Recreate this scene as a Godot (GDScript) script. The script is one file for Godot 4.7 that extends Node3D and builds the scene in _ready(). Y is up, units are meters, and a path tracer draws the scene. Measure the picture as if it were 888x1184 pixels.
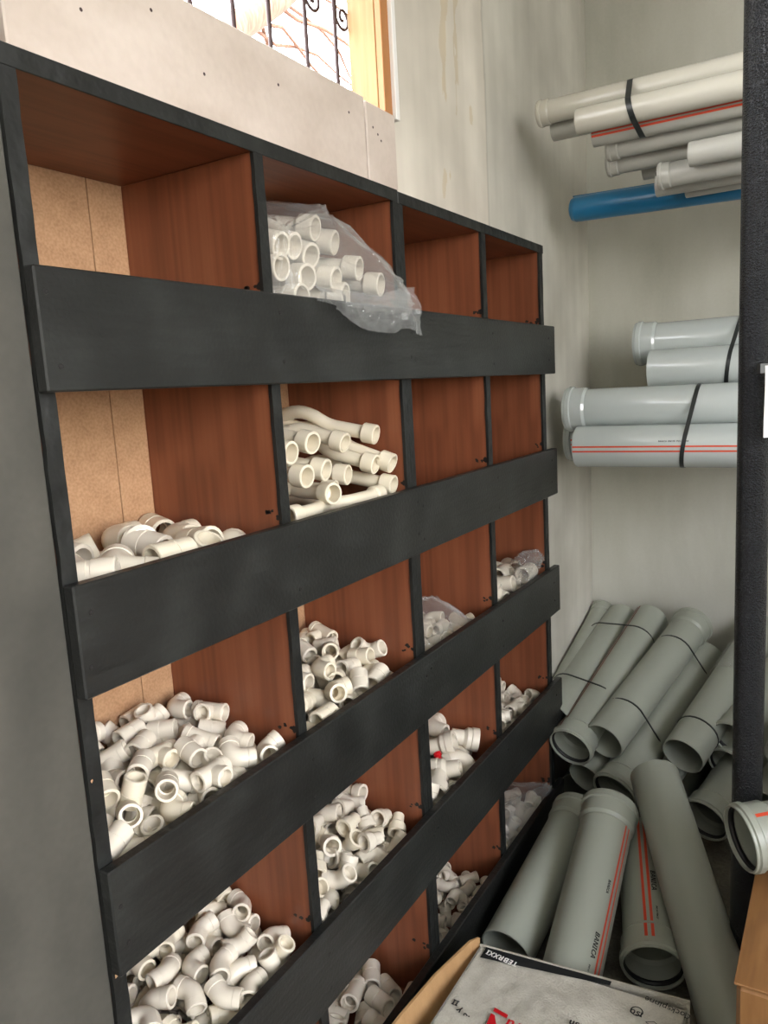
extends Node3D
# A plumbing shop's store corner: a black-fronted bin shelf full of white fittings, grey pipes on racks and on the floor.

var M := {}
var used := {}
var rng := RandomNumberGenerator.new()

# ------------------------------------------------------------------ naming helpers
func numbered(called: String) -> String:
	if not used.has(called):
		used[called] = 0
		return called
	used[called] += 1
	return "%s_%03d" % [called, used[called]]

func tag(o, label := "", category := "", group := "", kind := ""):
	if label: o.set_meta("label", label)
	if category: o.set_meta("category", category)
	if group: o.set_meta("group", group)
	if kind: o.set_meta("kind", kind)
	return o

func thing(called: String, label: String, category: String, at := Vector3.ZERO, group := "") -> Node3D:
	var o := Node3D.new()
	o.name = numbered(called)
	add_child(o)
	o.position = at
	tag(o, label, category, group)
	return o

func part(called: String, mesh: Mesh, mat: Material, parent: Node, at := Vector3.ZERO) -> MeshInstance3D:
	var o := MeshInstance3D.new()
	o.mesh = mesh
	o.material_override = mat
	o.name = called if parent != self else numbered(called)
	parent.add_child(o, true)
	o.position = at
	return o

func structure(called: String, mesh: Mesh, mat: Material, parent: Node = self) -> MeshInstance3D:
	var o := part(called, mesh, mat, parent)
	if parent == self:
		o.set_meta("kind", "structure")
	return o

# ------------------------------------------------------------------ mesh helpers
class Buf:
	var v := PackedVector3Array()
	var n := PackedVector3Array()
	var uv := PackedVector2Array()
	var i := PackedInt32Array()
	func tri(a: int, b: int, c: int):
		# front faces run clockwise
		var cr = (v[b] - v[a]).cross(v[c] - v[a])
		if cr.dot(n[a] + n[b] + n[c]) > 0.0:
			i.append_array([a, c, b])
		else:
			i.append_array([a, b, c])
	func pt(p: Vector3, nn: Vector3, t := Vector2.ZERO) -> int:
		v.append(p); n.append(nn); uv.append(t)
		return v.size() - 1
	func quad(a: Vector3, b: Vector3, c: Vector3, d: Vector3):
		var nn = (c - a).cross(b - a)
		if nn.length() < 1e-12: nn = (d - a).cross(c - a)
		nn = nn.normalized()
		var k = pt(a, nn, Vector2(0, 0)); pt(b, nn, Vector2(1, 0)); pt(c, nn, Vector2(1, 1)); pt(d, nn, Vector2(0, 1))
		tri(k, k + 1, k + 2); tri(k, k + 2, k + 3)
	func mesh() -> ArrayMesh:
		var a := []
		a.resize(Mesh.ARRAY_MAX)
		a[Mesh.ARRAY_VERTEX] = v; a[Mesh.ARRAY_NORMAL] = n; a[Mesh.ARRAY_TEX_UV] = uv; a[Mesh.ARRAY_INDEX] = i
		var m := ArrayMesh.new()
		m.add_surface_from_arrays(Mesh.PRIMITIVE_TRIANGLES, a)
		return m

# a box with bevelled edges, from low corner to high corner
func add_box(b: Buf, lo: Vector3, hi: Vector3, bev := 0.0015):
	var c := (lo + hi) * 0.5
	var h := (hi - lo) * 0.5
	bev = minf(bev, minf(h.x, minf(h.y, h.z)) * 0.45)
	var ax := [Vector3.RIGHT, Vector3.UP, Vector3.BACK]
	for k in 3:
		for s in [-1.0, 1.0]:
			var nn: Vector3 = ax[k] * s
			var u: Vector3 = ax[(k + 1) % 3]
			var w: Vector3 = ax[(k + 2) % 3]
			var hu: float = h[(k + 1) % 3] - bev
			var hw: float = h[(k + 2) % 3] - bev
			var o: Vector3 = c + nn * h[k]
			_face(b, [o - u * hu - w * hw, o + u * hu - w * hw, o + u * hu + w * hw, o - u * hu + w * hw], nn)
	for k in 3:
		var u: Vector3 = ax[(k + 1) % 3]
		var w: Vector3 = ax[(k + 2) % 3]
		var a: Vector3 = ax[k]
		for su in [-1.0, 1.0]:
			for sw in [-1.0, 1.0]:
				var ha: float = h[k] - bev
				var p1: Vector3 = c + u * su * h[(k + 1) % 3] + w * sw * (h[(k + 2) % 3] - bev)
				var p2: Vector3 = c + u * su * (h[(k + 1) % 3] - bev) + w * sw * h[(k + 2) % 3]
				_face(b, [p1 - a * ha, p1 + a * ha, p2 + a * ha, p2 - a * ha], (u * su + w * sw).normalized())
	for sx in [-1.0, 1.0]:
		for sy in [-1.0, 1.0]:
			for sz in [-1.0, 1.0]:
				var nn := Vector3(sx, sy, sz).normalized()
				var p := Vector3(sx * h.x, sy * h.y, sz * h.z) + c
				var k = b.pt(p - Vector3(0, sy, sz) * bev, nn)
				b.pt(p - Vector3(sx, 0, sz) * bev, nn); b.pt(p - Vector3(sx, sy, 0) * bev, nn)
				b.tri(k, k + 1, k + 2)

func _face(b: Buf, q: Array, nn: Vector3):
	var k = b.pt(q[0], nn, Vector2(0, 0)); b.pt(q[1], nn, Vector2(1, 0)); b.pt(q[2], nn, Vector2(1, 1)); b.pt(q[3], nn, Vector2(0, 1))
	b.tri(k, k + 1, k + 2); b.tri(k, k + 2, k + 3)

func box(lo: Vector3, hi: Vector3, bev := 0.0015) -> ArrayMesh:
	var b := Buf.new()
	add_box(b, lo, hi, bev)
	return b.mesh()

# ring = [centre, x axis, y axis, radius]; rings are joined in order, hard edges between segments of different slope
func add_rings(b: Buf, rings: Array, seg := 20):
	for k in rings.size() - 1:
		var A = rings[k]
		var B = rings[k + 1]
		var base := b.v.size()
		for side in 2:
			var r = A if side == 0 else B
			var tx: Vector3 = r[1]; var ty: Vector3 = r[2]
			var t := tx.cross(ty)
			var along: float = (B[0] - A[0]).dot(t)
			var dr: float = B[3] - A[3]
			if absf(along) < 1e-7 and absf(dr) < 1e-7: along = 1.0
			for j in seg + 1:
				var an := TAU * j / seg
				var rad := tx * cos(an) + ty * sin(an)
				b.pt(r[0] + rad * r[3], (rad * along - t * dr).normalized(), Vector2(float(j) / seg, k + side))
		for j in seg:
			var p := base + j
			b.tri(p, p + 1, p + seg + 2)
			b.tri(p, p + seg + 2, p + seg + 1)

# lathe along local +z; prof = [[z, r], ...]
func lathe(prof: Array, seg := 28) -> ArrayMesh:
	var b := Buf.new()
	var rings := []
	for q in prof: rings.append([Vector3(0, 0, q[0]), Vector3.RIGHT, Vector3.UP, q[1]])
	add_rings(b, rings, seg)
	return b.mesh()

# frames of a path that turns in the xz plane: [[point, heading angle], ...] -> rings
func frame(p: Vector3, a: float) -> Array:
	# heading t = (sin a, 0, cos a); x axis = y cross t
	var t := Vector3(sin(a), 0, cos(a))
	return [p, Vector3.UP.cross(t), Vector3.UP, t]

# a hollow swept fitting: stations [point, heading, outer r, inner r]
func add_hollow(b: Buf, st: Array, seg := 18):
	var rings := []
	for s in st:
		var f = frame(s[0], s[1])
		rings.append([f[0], f[1], f[2], s[2]])
	for k in range(st.size() - 1, -1, -1):
		var f = frame(st[k][0], st[k][1])
		rings.append([f[0], f[1], f[2], st[k][3]])
	rings.append(rings[0])
	add_rings(b, rings, seg)

func path_bend(p: Vector3, a: float, turn: float, rad: float, n: int) -> Array:
	# points of an arc starting at p heading a
	var out := []
	for k in range(1, n + 1):
		var b := a + turn * k / n
		var s := signf(turn)
		var c := p + Vector3(cos(a), 0, -sin(a)) * rad * s
		out.append([c - Vector3(cos(b), 0, -sin(b)) * rad * s, b])
	return out

# free tube along points (branches, scrolls, wires)
func add_tube(b: Buf, pts: Array, radii, seg := 8, closed := false):
	var rings := []
	var up := Vector3(0.31, 0.83, 0.47).normalized()
	var n := pts.size()
	for k in n:
		var t: Vector3
		if closed: t = pts[(k + 1) % n] - pts[(k - 1 + n) % n]
		else: t = pts[mini(k + 1, n - 1)] - pts[maxi(k - 1, 0)]
		t = t.normalized()
		var x := (up - t * up.dot(t)).normalized()
		up = x
		var r: float = radii[k] if radii is Array else radii
		rings.append([pts[k], x, t.cross(x), r])
	if closed: rings.append(rings[0])
	add_rings(b, rings, seg)

# flat band round a bundle of parallel round pipes: centres (in plane u,v through o), radius
func band(circles: Array, o: Vector3, u: Vector3, v: Vector3, skew: Vector3, width: float, thick: float) -> ArrayMesh:
	var pts := PackedVector2Array()
	for c in circles:
		for k in 24:
			var a := TAU * k / 24
			pts.append(Vector2((c[0] - o).dot(u), (c[0] - o).dot(v)) + Vector2(cos(a), sin(a)) * (c[1] + thick * 0.6))
	var hull := Geometry2D.convex_hull(pts)
	if hull[0].is_equal_approx(hull[hull.size() - 1]): hull.remove_at(hull.size() - 1)
	var ax := u.cross(v)
	var b := Buf.new()
	var n := hull.size()
	for k in n:
		var q := []
		for j in [k, (k + 1) % n]:
			var d: Vector2 = (hull[(j + 1) % n] - hull[(j - 1 + n) % n]).normalized()
			var nn := u * d.y - v * d.x
			var p: Vector3 = o + u * hull[j].x + v * hull[j].y + skew * hull[j].y
			q.append([p, nn])
		for s in [[1.0, 0.5], [-1.0, -0.5]]:
			var base = b.v.size()
			for e in q:
				b.pt(e[0] + e[1] * thick * s[1] - ax * width * 0.5, e[1] * s[0]); b.pt(e[0] + e[1] * thick * s[1] + ax * width * 0.5, e[1] * s[0])
			b.tri(base, base + 1, base + 3); b.tri(base, base + 3, base + 2)
		for s in [-1.0, 1.0]:
			var base = b.v.size()
			for e in q:
				b.pt(e[0] + e[1] * thick * 0.5 + ax * width * 0.5 * s, ax * s); b.pt(e[0] - e[1] * thick * 0.5 + ax * width * 0.5 * s, ax * s)
			b.tri(base, base + 1, base + 3); b.tri(base, base + 3, base + 2)
	return b.mesh()

# ------------------------------------------------------------------ materials
func noise_img(w: int, h: int, sd: int, freq: float, oct := 4) -> Image:
	var f := FastNoiseLite.new()
	f.seed = sd
	f.frequency = freq
	f.fractal_octaves = oct
	f.noise_type = FastNoiseLite.TYPE_SIMPLEX_SMOOTH
	return f.get_seamless_image(w, h)

# layers: [[seed, freq, octaves, stretch x, stretch y, weight], ...] mixed into a ramp between colours
func ramp_tex(size: int, layers: Array, cols: Array) -> ImageTexture:
	var sum := PackedFloat32Array()
	sum.resize(size * size)
	for l in layers:
		var im := noise_img(maxi(8, size / l[3]), maxi(8, size / l[4]), l[0], l[1], l[2])
		im.convert(Image.FORMAT_L8)
		im.resize(size, size, Image.INTERPOLATE_CUBIC)
		var d := im.get_data()
		var w: float = l[5] / 255.0
		for k in size * size: sum[k] += d[k] * w
	var tot := 0.0
	for l in layers: tot += l[5]
	var out := PackedByteArray()
	out.resize(size * size * 3)
	var lut := []
	for k in 257:
		var x: float = float(k) / 256.0 * (cols.size() - 1)
		var j := mini(int(x), cols.size() - 2)
		lut.append(cols[j].lerp(cols[j + 1], x - j))
	for k in size * size:
		var c: Color = lut[clampi(int(sum[k] / tot * 256.0), 0, 256)]
		out[k * 3] = c.r8; out[k * 3 + 1] = c.g8; out[k * 3 + 2] = c.b8
	return ImageTexture.create_from_image(Image.create_from_data(size, size, false, Image.FORMAT_RGB8, out))

func bump_tex(size: int, layers: Array, strength: float) -> ImageTexture:
	var t := ramp_tex(size, layers, [Color.BLACK, Color.WHITE])
	var im := t.get_image()
	im.bump_map_to_normal_map(strength)
	return ImageTexture.create_from_image(im)

func mat(col: Color, rough := 0.6, tex: Texture2D = null, scale := 1.0, nrm: Texture2D = null, nscale := 1.0) -> StandardMaterial3D:
	var m := StandardMaterial3D.new()
	m.albedo_color = col
	m.roughness = rough
	if tex:
		m.albedo_texture = tex
	if nrm:
		m.normal_enabled = true
		m.normal_texture = nrm
		m.normal_scale = nscale
	if tex or nrm:
		m.uv1_triplanar = true
		m.uv1_world_triplanar = true
		m.uv1_scale = Vector3.ONE * scale
	return m

func make_materials():
	var g := func(a, b, c): return Color8(a, b, c)
	M.mahogany = mat(Color.WHITE, 0.42, ramp_tex(512, [[11, 0.02, 4, 1, 24, 1.0], [12, 0.06, 3, 1, 40, 0.6], [13, 0.008, 3, 1, 3, 0.6]],
		[g.call(94, 51, 33), g.call(129, 74, 49), g.call(152, 94, 65)]), 2.2)
	var paint := ramp_tex(512, [[21, 0.008, 3, 1, 1, 1.6], [22, 0.05, 4, 6, 1, 0.5], [23, 0.15, 3, 1, 1, 0.3]],
		[g.call(20, 21, 20), g.call(31, 32, 31), g.call(48, 50, 48)])
	var brush := bump_tex(512, [[24, 0.05, 4, 10, 1, 1.0], [25, 0.12, 4, 1, 1, 0.5]], 2.0)
	M.paint = mat(Color.WHITE, 0.42, paint, 2.0, brush, 0.5)
	M.edge_paint = mat(Color(0.85, 0.86, 0.86), 0.5, paint, 3.0, bump_tex(256, [[26, 0.03, 4, 1, 1, 1.0]], 2.0), 0.6)
	M.end_panel = mat(Color.WHITE, 0.55, ramp_tex(512, [[31, 0.008, 4, 1, 2, 1.0], [32, 0.1, 3, 1, 1, 0.2]],
		[g.call(58, 57, 52), g.call(74, 72, 66), g.call(90, 87, 80)]), 1.4)
	M.fibre = mat(Color.WHITE, 0.8, ramp_tex(512, [[41, 0.14, 4, 1, 1, 1.0], [42, 0.02, 3, 1, 1, 0.5]],
		[g.call(154, 116, 83), g.call(180, 140, 104), g.call(200, 162, 124)]), 2.5)
	M.back_wall = mat(Color.WHITE, 0.85, ramp_tex(512, [[51, 0.006, 5, 1, 2, 1.0], [52, 0.03, 4, 1, 6, 0.2], [53, 0.2, 2, 1, 1, 0.15]],
		[g.call(170, 169, 157), g.call(188, 187, 176), g.call(202, 201, 192)]), 0.9, bump_tex(256, [[54, 0.04, 4, 1, 3, 1.0]], 1.5), 0.4)
	M.ceiling = mat(Color8(222, 220, 212), 0.9)
	M.board = mat(Color.WHITE, 0.6, ramp_tex(512, [[61, 0.01, 4, 2, 1, 1.0], [62, 0.1, 3, 1, 1, 0.25]],
		[g.call(186, 172, 160), g.call(201, 188, 177), g.call(214, 202, 192)]), 1.3, bump_tex(256, [[63, 0.05, 4, 1, 1, 1.0]], 1.5), 0.3)
	M.pine = mat(Color.WHITE, 0.6, ramp_tex(256, [[71, 0.03, 4, 1, 10, 1.0], [72, 0.08, 3, 1, 14, 0.5]],
		[g.call(140, 104, 62), g.call(166, 131, 84), g.call(186, 152, 104)]), 4.0)
	M.pine_dark = mat(Color8(176, 120, 70), 0.5)
	M.trim_white = mat(Color8(236, 234, 230), 0.4)
	M.concrete = mat(Color.WHITE, 0.9, ramp_tex(512, [[81, 0.01, 5, 1, 1, 1.0], [82, 0.15, 3, 1, 1, 0.7]],
		[g.call(74, 70, 60), g.call(106, 102, 90), g.call(134, 129, 116)]), 1.6, bump_tex(256, [[83, 0.12, 4, 1, 1, 1.0]], 3.0), 0.7)
	M.ground = mat(Color8(150, 146, 138), 0.9)
	M.pvc = mat(Color8(186, 193, 191), 0.13)
	M.pvc.metallic_specular = 0.7
	M.pvc_green_shaded = mat(Color8(158, 162, 150), 0.34)  # floor pipe grey-green, darkened to carry the dimness near the floor
	M.pvc_light = mat(Color8(188, 185, 173), 0.22)
	M.pvc_white_shaded = mat(Color8(172, 171, 163), 0.34)  # whitish pipes, colour lowered for the shadow under the strapped bundle
	M.blue = mat(Color8(34, 112, 156), 0.3)
	M.rubber = mat(Color8(20, 20, 22), 0.5)
	M.stripe = mat(Color8(212, 74, 46), 0.4)
	M.stripe_brown = mat(Color8(122, 62, 48), 0.5)
	M.ink = mat(Color8(24, 26, 28), 0.6)
	M.strap = mat(Color8(36, 40, 40), 0.35)
	M.post = mat(Color8(26, 28, 31), 0.2, null, 7.0, bump_tex(512, [[91, 0.07, 4, 1, 1, 1.0]], 14.0), 1.6)
	M.fitting = mat(Color8(230, 221, 204), 0.3)
	M.fitting_cream = mat(Color8(234, 224, 202), 0.3)
	M.red = mat(Color8(200, 24, 34), 0.4)
	M.metal = mat(Color8(190, 188, 184), 0.3)
	M.metal.metallic = 0.9
	M.film = mat(Color(0.96, 0.97, 0.97, 0.14), 0.07, null, 14.0, bump_tex(512, [[95, 0.02, 4, 1, 1, 1.0], [96, 0.06, 3, 1, 1, 0.4]], 9.0), 1.2)
	M.film.transparency = BaseMaterial3D.TRANSPARENCY_ALPHA
	M.film.cull_mode = BaseMaterial3D.CULL_DISABLED
	M.carton = mat(Color.WHITE, 0.8, ramp_tex(512, [[101, 0.02, 4, 1, 1, 1.0], [102, 0.16, 3, 1, 1, 0.6]],
		[g.call(168, 162, 148), g.call(190, 185, 172), g.call(206, 202, 190)]), 3.0, bump_tex(512, [[103, 0.11, 3, 1, 1, 1.0], [104, 0.012, 3, 1, 1, 1.0]], 5.0), 0.7)
	M.kraft = mat(Color.WHITE, 0.8, ramp_tex(512, [[111, 0.02, 4, 1, 2, 1.0], [112, 0.2, 2, 1, 1, 0.3]],
		[g.call(150, 114, 74), g.call(174, 136, 92), g.call(192, 154, 108)]), 2.0)
	M.kraft_box = mat(Color.WHITE, 0.5, ramp_tex(512, [[113, 0.03, 4, 1, 16, 1.0], [114, 0.1, 3, 1, 8, 0.3]],
		[g.call(112, 76, 42), g.call(136, 95, 54), g.call(154, 112, 68)]), 2.0)
	M.iron = mat(Color8(58, 40, 40), 0.6)
	M.bark = mat(Color.WHITE, 0.9, ramp_tex(256, [[121, 0.04, 4, 1, 6, 1.0]], [g.call(84, 58, 46), g.call(120, 86, 68), g.call(146, 112, 92)]), 3.0)
	M.lamp_body = mat(Color8(230, 230, 230), 0.4)
	M.lamp = mat(Color8(250, 250, 250), 0.5)
	M.lamp.emission_enabled = true
	M.lamp.emission = Color(0.95, 0.98, 1.0)
	M.lamp.emission_energy_multiplier = 3.0
	M.paper = mat(Color8(240, 238, 232), 0.7)
	M.smear = mat(Color8(26, 24, 24), 0.45)

# plaster of the left wall: coordinates z (u) and y (v), with the brown water stain and the plaster joint seen in the photograph
func left_wall_tex(z0: float, z1: float, y0: float, y1: float) -> ImageTexture:
	var w := 512
	var h := 1024
	var a := noise_img(128, 256, 141, 0.02, 5); a.convert(Image.FORMAT_L8); a.resize(w, h, Image.INTERPOLATE_CUBIC)
	var s := noise_img(256, 32, 142, 0.05, 4); s.convert(Image.FORMAT_L8); s.resize(w, h, Image.INTERPOLATE_CUBIC)
	var e := noise_img(256, 128, 143, 0.03, 5); e.convert(Image.FORMAT_L8); e.resize(w, h, Image.INTERPOLATE_CUBIC)
	var da := a.get_data(); var ds := s.get_data(); var de := e.get_data()
	var out := PackedByteArray(); out.resize(w * h * 3)
	for y in h:
		var wy: float = lerpf(y1, y0, (y + 0.5) / h)
		for x in w:
			var wz: float = lerpf(z0, z1, (x + 0.5) / w)
			var k := y * w + x
			var v := (da[k] / 255.0 - 0.5) * 0.16 + (ds[k] / 255.0 - 0.5) * 0.05
			var en := de[k] / 255.0 - 0.5
			var r := 0.795 + v
			var g := 0.77 + v
			var b := 0.72 + v
			# second plaster coat beyond the joint is greyer
			if wz + en * 0.02 < -1.70:
				r -= 0.03; g -= 0.018; b -= 0.01
			# joint line
			if absf(wz + 1.70 + en * 0.02) < 0.004:
				r -= 0.07; g -= 0.07; b -= 0.07
			# brown run of water with a ragged outline
			var d := absf(wz + 1.50 + en * 0.14 + (wy - 1.7) * 0.04)
			if d < 0.022 + en * 0.16 + (da[k] / 255.0 - 0.5) * 0.1 and wy > 1.3:
				var sv := 0.5 + ds[k] / 255.0 * 0.7
				r -= 0.03 * sv; g -= 0.055 * sv; b -= 0.10 * sv
			var d2 := absf(wz + 1.575 + en * 0.12)
			if d2 < 0.012 + en * 0.04 and wy > 1.75:
				r -= 0.04; g -= 0.06; b -= 0.10
			out[k * 3] = int(clampf(r, 0, 1) * 255); out[k * 3 + 1] = int(clampf(g, 0, 1) * 255); out[k * 3 + 2] = int(clampf(b, 0, 1) * 255)
	return ImageTexture.create_from_image(Image.create_from_data(w, h, false, Image.FORMAT_RGB8, out))

# ------------------------------------------------------------------ fittings
var FIT := {}

func make_fitting_meshes():
	# every fitting is built for a socket of outer radius 1; spheres describe it for stacking
	for ang in [90.0, 45.0]:
		var b := Buf.new()
		var a := deg_to_rad(ang)
		var rad := 1.05 if ang > 60 else 1.6
		var leg := 1.2 if ang > 60 else 1.15
		var st := []
		var z0 := -leg - (rad * tan(a / 2))
		st.append([Vector3(0, 0, z0), 0.0, 0.94, 0.74])
		st.append([Vector3(0, 0, z0 + 0.06), 0.0, 1.0, 0.74])
		st.append([Vector3(0, 0, z0 + leg * 0.62), 0.0, 1.0, 0.72])
		st.append([Vector3(0, 0, z0 + leg * 0.66), 0.0, 0.95, 0.72])
		st.append([Vector3(0, 0, z0 + leg), 0.0, 0.95, 0.55])
		var arc := path_bend(Vector3(0, 0, z0 + leg), 0.0, a, rad, 6)
		for q in arc: st.append([q[0], q[1], 0.95, 0.55])
		var e = arc[arc.size() - 1]
		var t := Vector3(sin(a), 0, cos(a))
		st.append([e[0] + t * leg * 0.34, a, 0.95, 0.72])
		st.append([e[0] + t * leg * 0.38, a, 1.0, 0.72])
		st.append([e[0] + t * (leg - 0.06), a, 1.0, 0.74])
		st.append([e[0] + t * leg, a, 0.94, 0.74])
		add_hollow(b, st)
		var sp := [Vector3(0, 0, z0 + 0.7), arc[2][0], e[0] + t * (leg - 0.7)]
		FIT["elbow" if ang > 60 else "offset_elbow"] = {mesh = b.mesh(), spheres = sp}
	# straight coupling
	var b2 := Buf.new()
	var L := 1.35
	add_hollow(b2, [[Vector3(0, 0, -L), 0.0, 0.94, 0.76], [Vector3(0, 0, -L + 0.06), 0.0, 1.0, 0.76], [Vector3(0, 0, -0.12), 0.0, 1.0, 0.7], [Vector3(0, 0, -0.1), 0.0, 0.96, 0.6],
		[Vector3(0, 0, 0.1), 0.0, 0.96, 0.6], [Vector3(0, 0, 0.12), 0.0, 1.0, 0.7], [Vector3(0, 0, L - 0.06), 0.0, 1.0, 0.76], [Vector3(0, 0, L), 0.0, 0.94, 0.76]])
	FIT.coupling = {mesh = b2.mesh(), spheres = [Vector3(0, 0, -0.65), Vector3(0, 0, 0.65)]}
	# tee
	var b3 := Buf.new()
	L = 1.75
	add_hollow(b3, [[Vector3(0, 0, -L), 0.0, 0.94, 0.74], [Vector3(0, 0, -L + 0.06), 0.0, 1.0, 0.74], [Vector3(0, 0, -1.15), 0.0, 1.0, 0.7], [Vector3(0, 0, -1.1), 0.0, 0.93, 0.56],
		[Vector3(0, 0, 1.1), 0.0, 0.93, 0.56], [Vector3(0, 0, 1.15), 0.0, 1.0, 0.7], [Vector3(0, 0, L - 0.06), 0.0, 1.0, 0.74], [Vector3(0, 0, L), 0.0, 0.94, 0.74]])
	add_hollow(b3, [[Vector3(0.6, 0, 0), PI / 2, 0.92, 0.5], [Vector3(1.1, 0, 0), PI / 2, 0.92, 0.7], [Vector3(1.15, 0, 0), PI / 2, 1.0, 0.72], [Vector3(L - 0.06, 0, 0), PI / 2, 1.0, 0.74], [Vector3(L, 0, 0), PI / 2, 0.94, 0.74]])
	FIT.tee = {mesh = b3.mesh(), spheres = [Vector3(0, 0, -1.0), Vector3.ZERO, Vector3(0, 0, 1.0), Vector3(1.0, 0, 0)]}
	# reducer with a wide hexagonal-looking collar
	var b4 := Buf.new()
	add_hollow(b4, [[Vector3(0, 0, -1.3), 0.0, 0.7, 0.52], [Vector3(0, 0, -0.2), 0.0, 0.72, 0.52], [Vector3(0, 0, 0.1), 0.0, 1.0, 0.6], [Vector3(0, 0, 0.5), 0.0, 1.0, 0.76], [Vector3(0, 0, 0.56), 0.0, 1.08, 0.76], [Vector3(0, 0, 1.2), 0.0, 1.08, 0.78]])
	FIT.reducer = {mesh = b4.mesh(), spheres = [Vector3(0, 0, -0.5), Vector3(0, 0, 0.4)]}
	# saddle bend: a tube with a hump and a socket at each end, in metres
	var b5 := Buf.new()
	var st5 := []
	var rt := 0.0108
	var ri := 0.0078
	var rs := 0.0158
	st5.append([Vector3(0, 0, 0), 0.0, rs * 0.96, 0.0122]); st5.append([Vector3(0, 0, 0.001), 0.0, rs, 0.0122])
	st5.append([Vector3(0, 0, 0.020), 0.0, rs, 0.0118]); st5.append([Vector3(0, 0, 0.022), 0.0, rs * 0.9, ri]); st5.append([Vector3(0, 0, 0.024), 0.0, rt, ri])
	var p := Vector3(0, 0, 0.07)
	st5.append([p, 0.0, rt, ri])
	var an := 0.0
	for turn in [0.55, -1.1, 0.55]:
		var ar := path_bend(p, an, turn, 0.055, 6)
		for q in ar: st5.append([q[0], q[1], rt, ri])
		p = ar[5][0]; an = ar[5][1]
	var zE := p.z + 0.05
	st5.append([Vector3(p.x, 0, zE - 0.024), 0.0, rt, ri]); st5.append([Vector3(p.x, 0, zE - 0.022), 0.0, rs * 0.9, ri]); st5.append([Vector3(p.x, 0, zE - 0.02), 0.0, rs, 0.0118])
	st5.append([Vector3(p.x, 0, zE - 0.001), 0.0, rs, 0.0122]); st5.append([Vector3(p.x, 0, zE), 0.0, rs * 0.96, 0.0122])
	add_hollow(b5, st5, 20)
	FIT.bend = {mesh = b5.mesh(), length = zE}

# drop fittings one by one into a bin; each comes to rest on the floor or on those below
# bin: x0 (back), x1 (front), z0 (near), z1 (far), floor; height = Callable(x, z) -> surface height
func fill_bin(bin: Dictionary, kinds: Array, size: float, height: Callable, limit: int, sd: int, where: String, mats: Array, out_spheres = null):
	rng.seed = sd
	var cen := PackedVector3Array()
	var radii := PackedFloat32Array()
	var placed := 0
	var items := []
	var fails := 0
	while placed < limit and fails < 70:
		var best = null
		for attempt in 16:
			var kd = kinds[rng.randi() % kinds.size()]
			var sz: float = size * kd[1]
			var q := Quaternion(Vector3(rng.randfn(), rng.randfn(), rng.randfn()).normalized(), rng.randf() * TAU)
			if rng.randf() < 0.45:
				# lying roughly level
				q = Quaternion(Vector3.UP, rng.randf() * TAU) * Quaternion(Vector3.RIGHT, rng.randf_range(-0.35, 0.35)) * Quaternion(Vector3.BACK, rng.randf() * TAU)
			var bs := Basis(q).scaled(Vector3.ONE * sz)
			var sp := []
			var lo := Vector3(1e9, 1e9, 1e9)
			var hi := -lo
			for s in FIT[kd[0]].spheres:
				var w: Vector3 = bs * s
				sp.append(w)
				lo = lo.min(w); hi = hi.max(w)
			var r := sz * 1.0
			var xr: Array = [bin.x0 + r * 1.05 - lo.x, bin.x1 - r * 1.05 - hi.x]
			var zr: Array = [bin.z1 + r * 1.05 - lo.z, bin.z0 - r * 1.05 - hi.z]
			if xr[0] > xr[1] or zr[0] > zr[1]: continue
			var px := rng.randf_range(xr[0], xr[1])
			var pz := rng.randf_range(zr[0], zr[1])
			var y: float = bin.floor + r - lo.y
			for w in sp:
				var cx: float = px + w.x
				var cz: float = pz + w.z
				for k in cen.size():
					var dx: float = cen[k].x - cx
					var dz: float = cen[k].z - cz
					var rr: float = (radii[k] + r) * 0.86
					var d2 := dx * dx + dz * dz
					if d2 < rr * rr:
						y = maxf(y, cen[k].y + sqrt(rr * rr - d2) - w.y)
			var top: float = y + hi.y + r
			var over: float = top - height.call(px, pz)
			if over > 0.0: continue
			if best == null or top < best.top: best = {top = top, kd = kd, at = Vector3(px, y, pz), b = bs, sp = sp, r = r}
		if best == null:
			fails += 1
			continue
		var k0: String = best.kd[0]
		var o := MeshInstance3D.new()
		o.mesh = FIT[k0].mesh
		o.material_override = mats[rng.randi() % mats.size()]
		o.name = numbered(best.kd[2])
		add_child(o)
		o.transform = Transform3D(best.b, best.at)
		items.append([o, best.kd, best.at, best.r, absf((best.b * Vector3.BACK).normalized().y) > 0.62])
		for w in best.sp:
			cen.append(best.at + w)
			radii.append(best.r)
		placed += 1
	for it in items:
		var at: Vector3 = it[2]
		var over := false
		for k in cen.size():
			if Vector2(cen[k].x - at.x, cen[k].z - at.z).length() < it[3] * 1.4 and cen[k].y > at.y + it[3] * 1.3: over = true
		var spot := place_words((at.x - bin.x0) / (bin.x1 - bin.x0), (bin.z0 - at.z) / (bin.z0 - bin.z1))
		var lie: String = "standing up" if it[4] else "lying"
		tag(it[0], "%s %s %s, %s %s" % [it[1][3], lie, spot, "half buried" if over else "topmost", where], "fitting", "%s %s" % [it[1][4], where])
	if out_spheres != null:
		for k in cen.size(): out_spheres.append([cen[k], radii[k]])

func stack_words(y: float, y0: float, y1: float, z: float, z0: float, z1: float) -> String:
	var v := clampf((y - y0) / (y1 - y0), 0, 1)
	var h := clampf((z0 - z) / (z0 - z1), 0, 1)
	return ["lowest", "low", "middle", "high", "highest"][mini(int(v * 5), 4)] + " " + ["far left", "left", "centre", "right", "far right"][mini(int(h * 5), 4)]

func place_words(front: float, right: float) -> String:
	var a: String = ["rear", "mid-rear", "mid-front", "front"][clampi(int((front - 0.12) / 0.19), 0, 3)]
	var b: String = ["far left", "left", "centre", "right", "far right"][clampi(int((right - 0.08) / 0.168), 0, 4)]
	return a + " " + b

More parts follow.
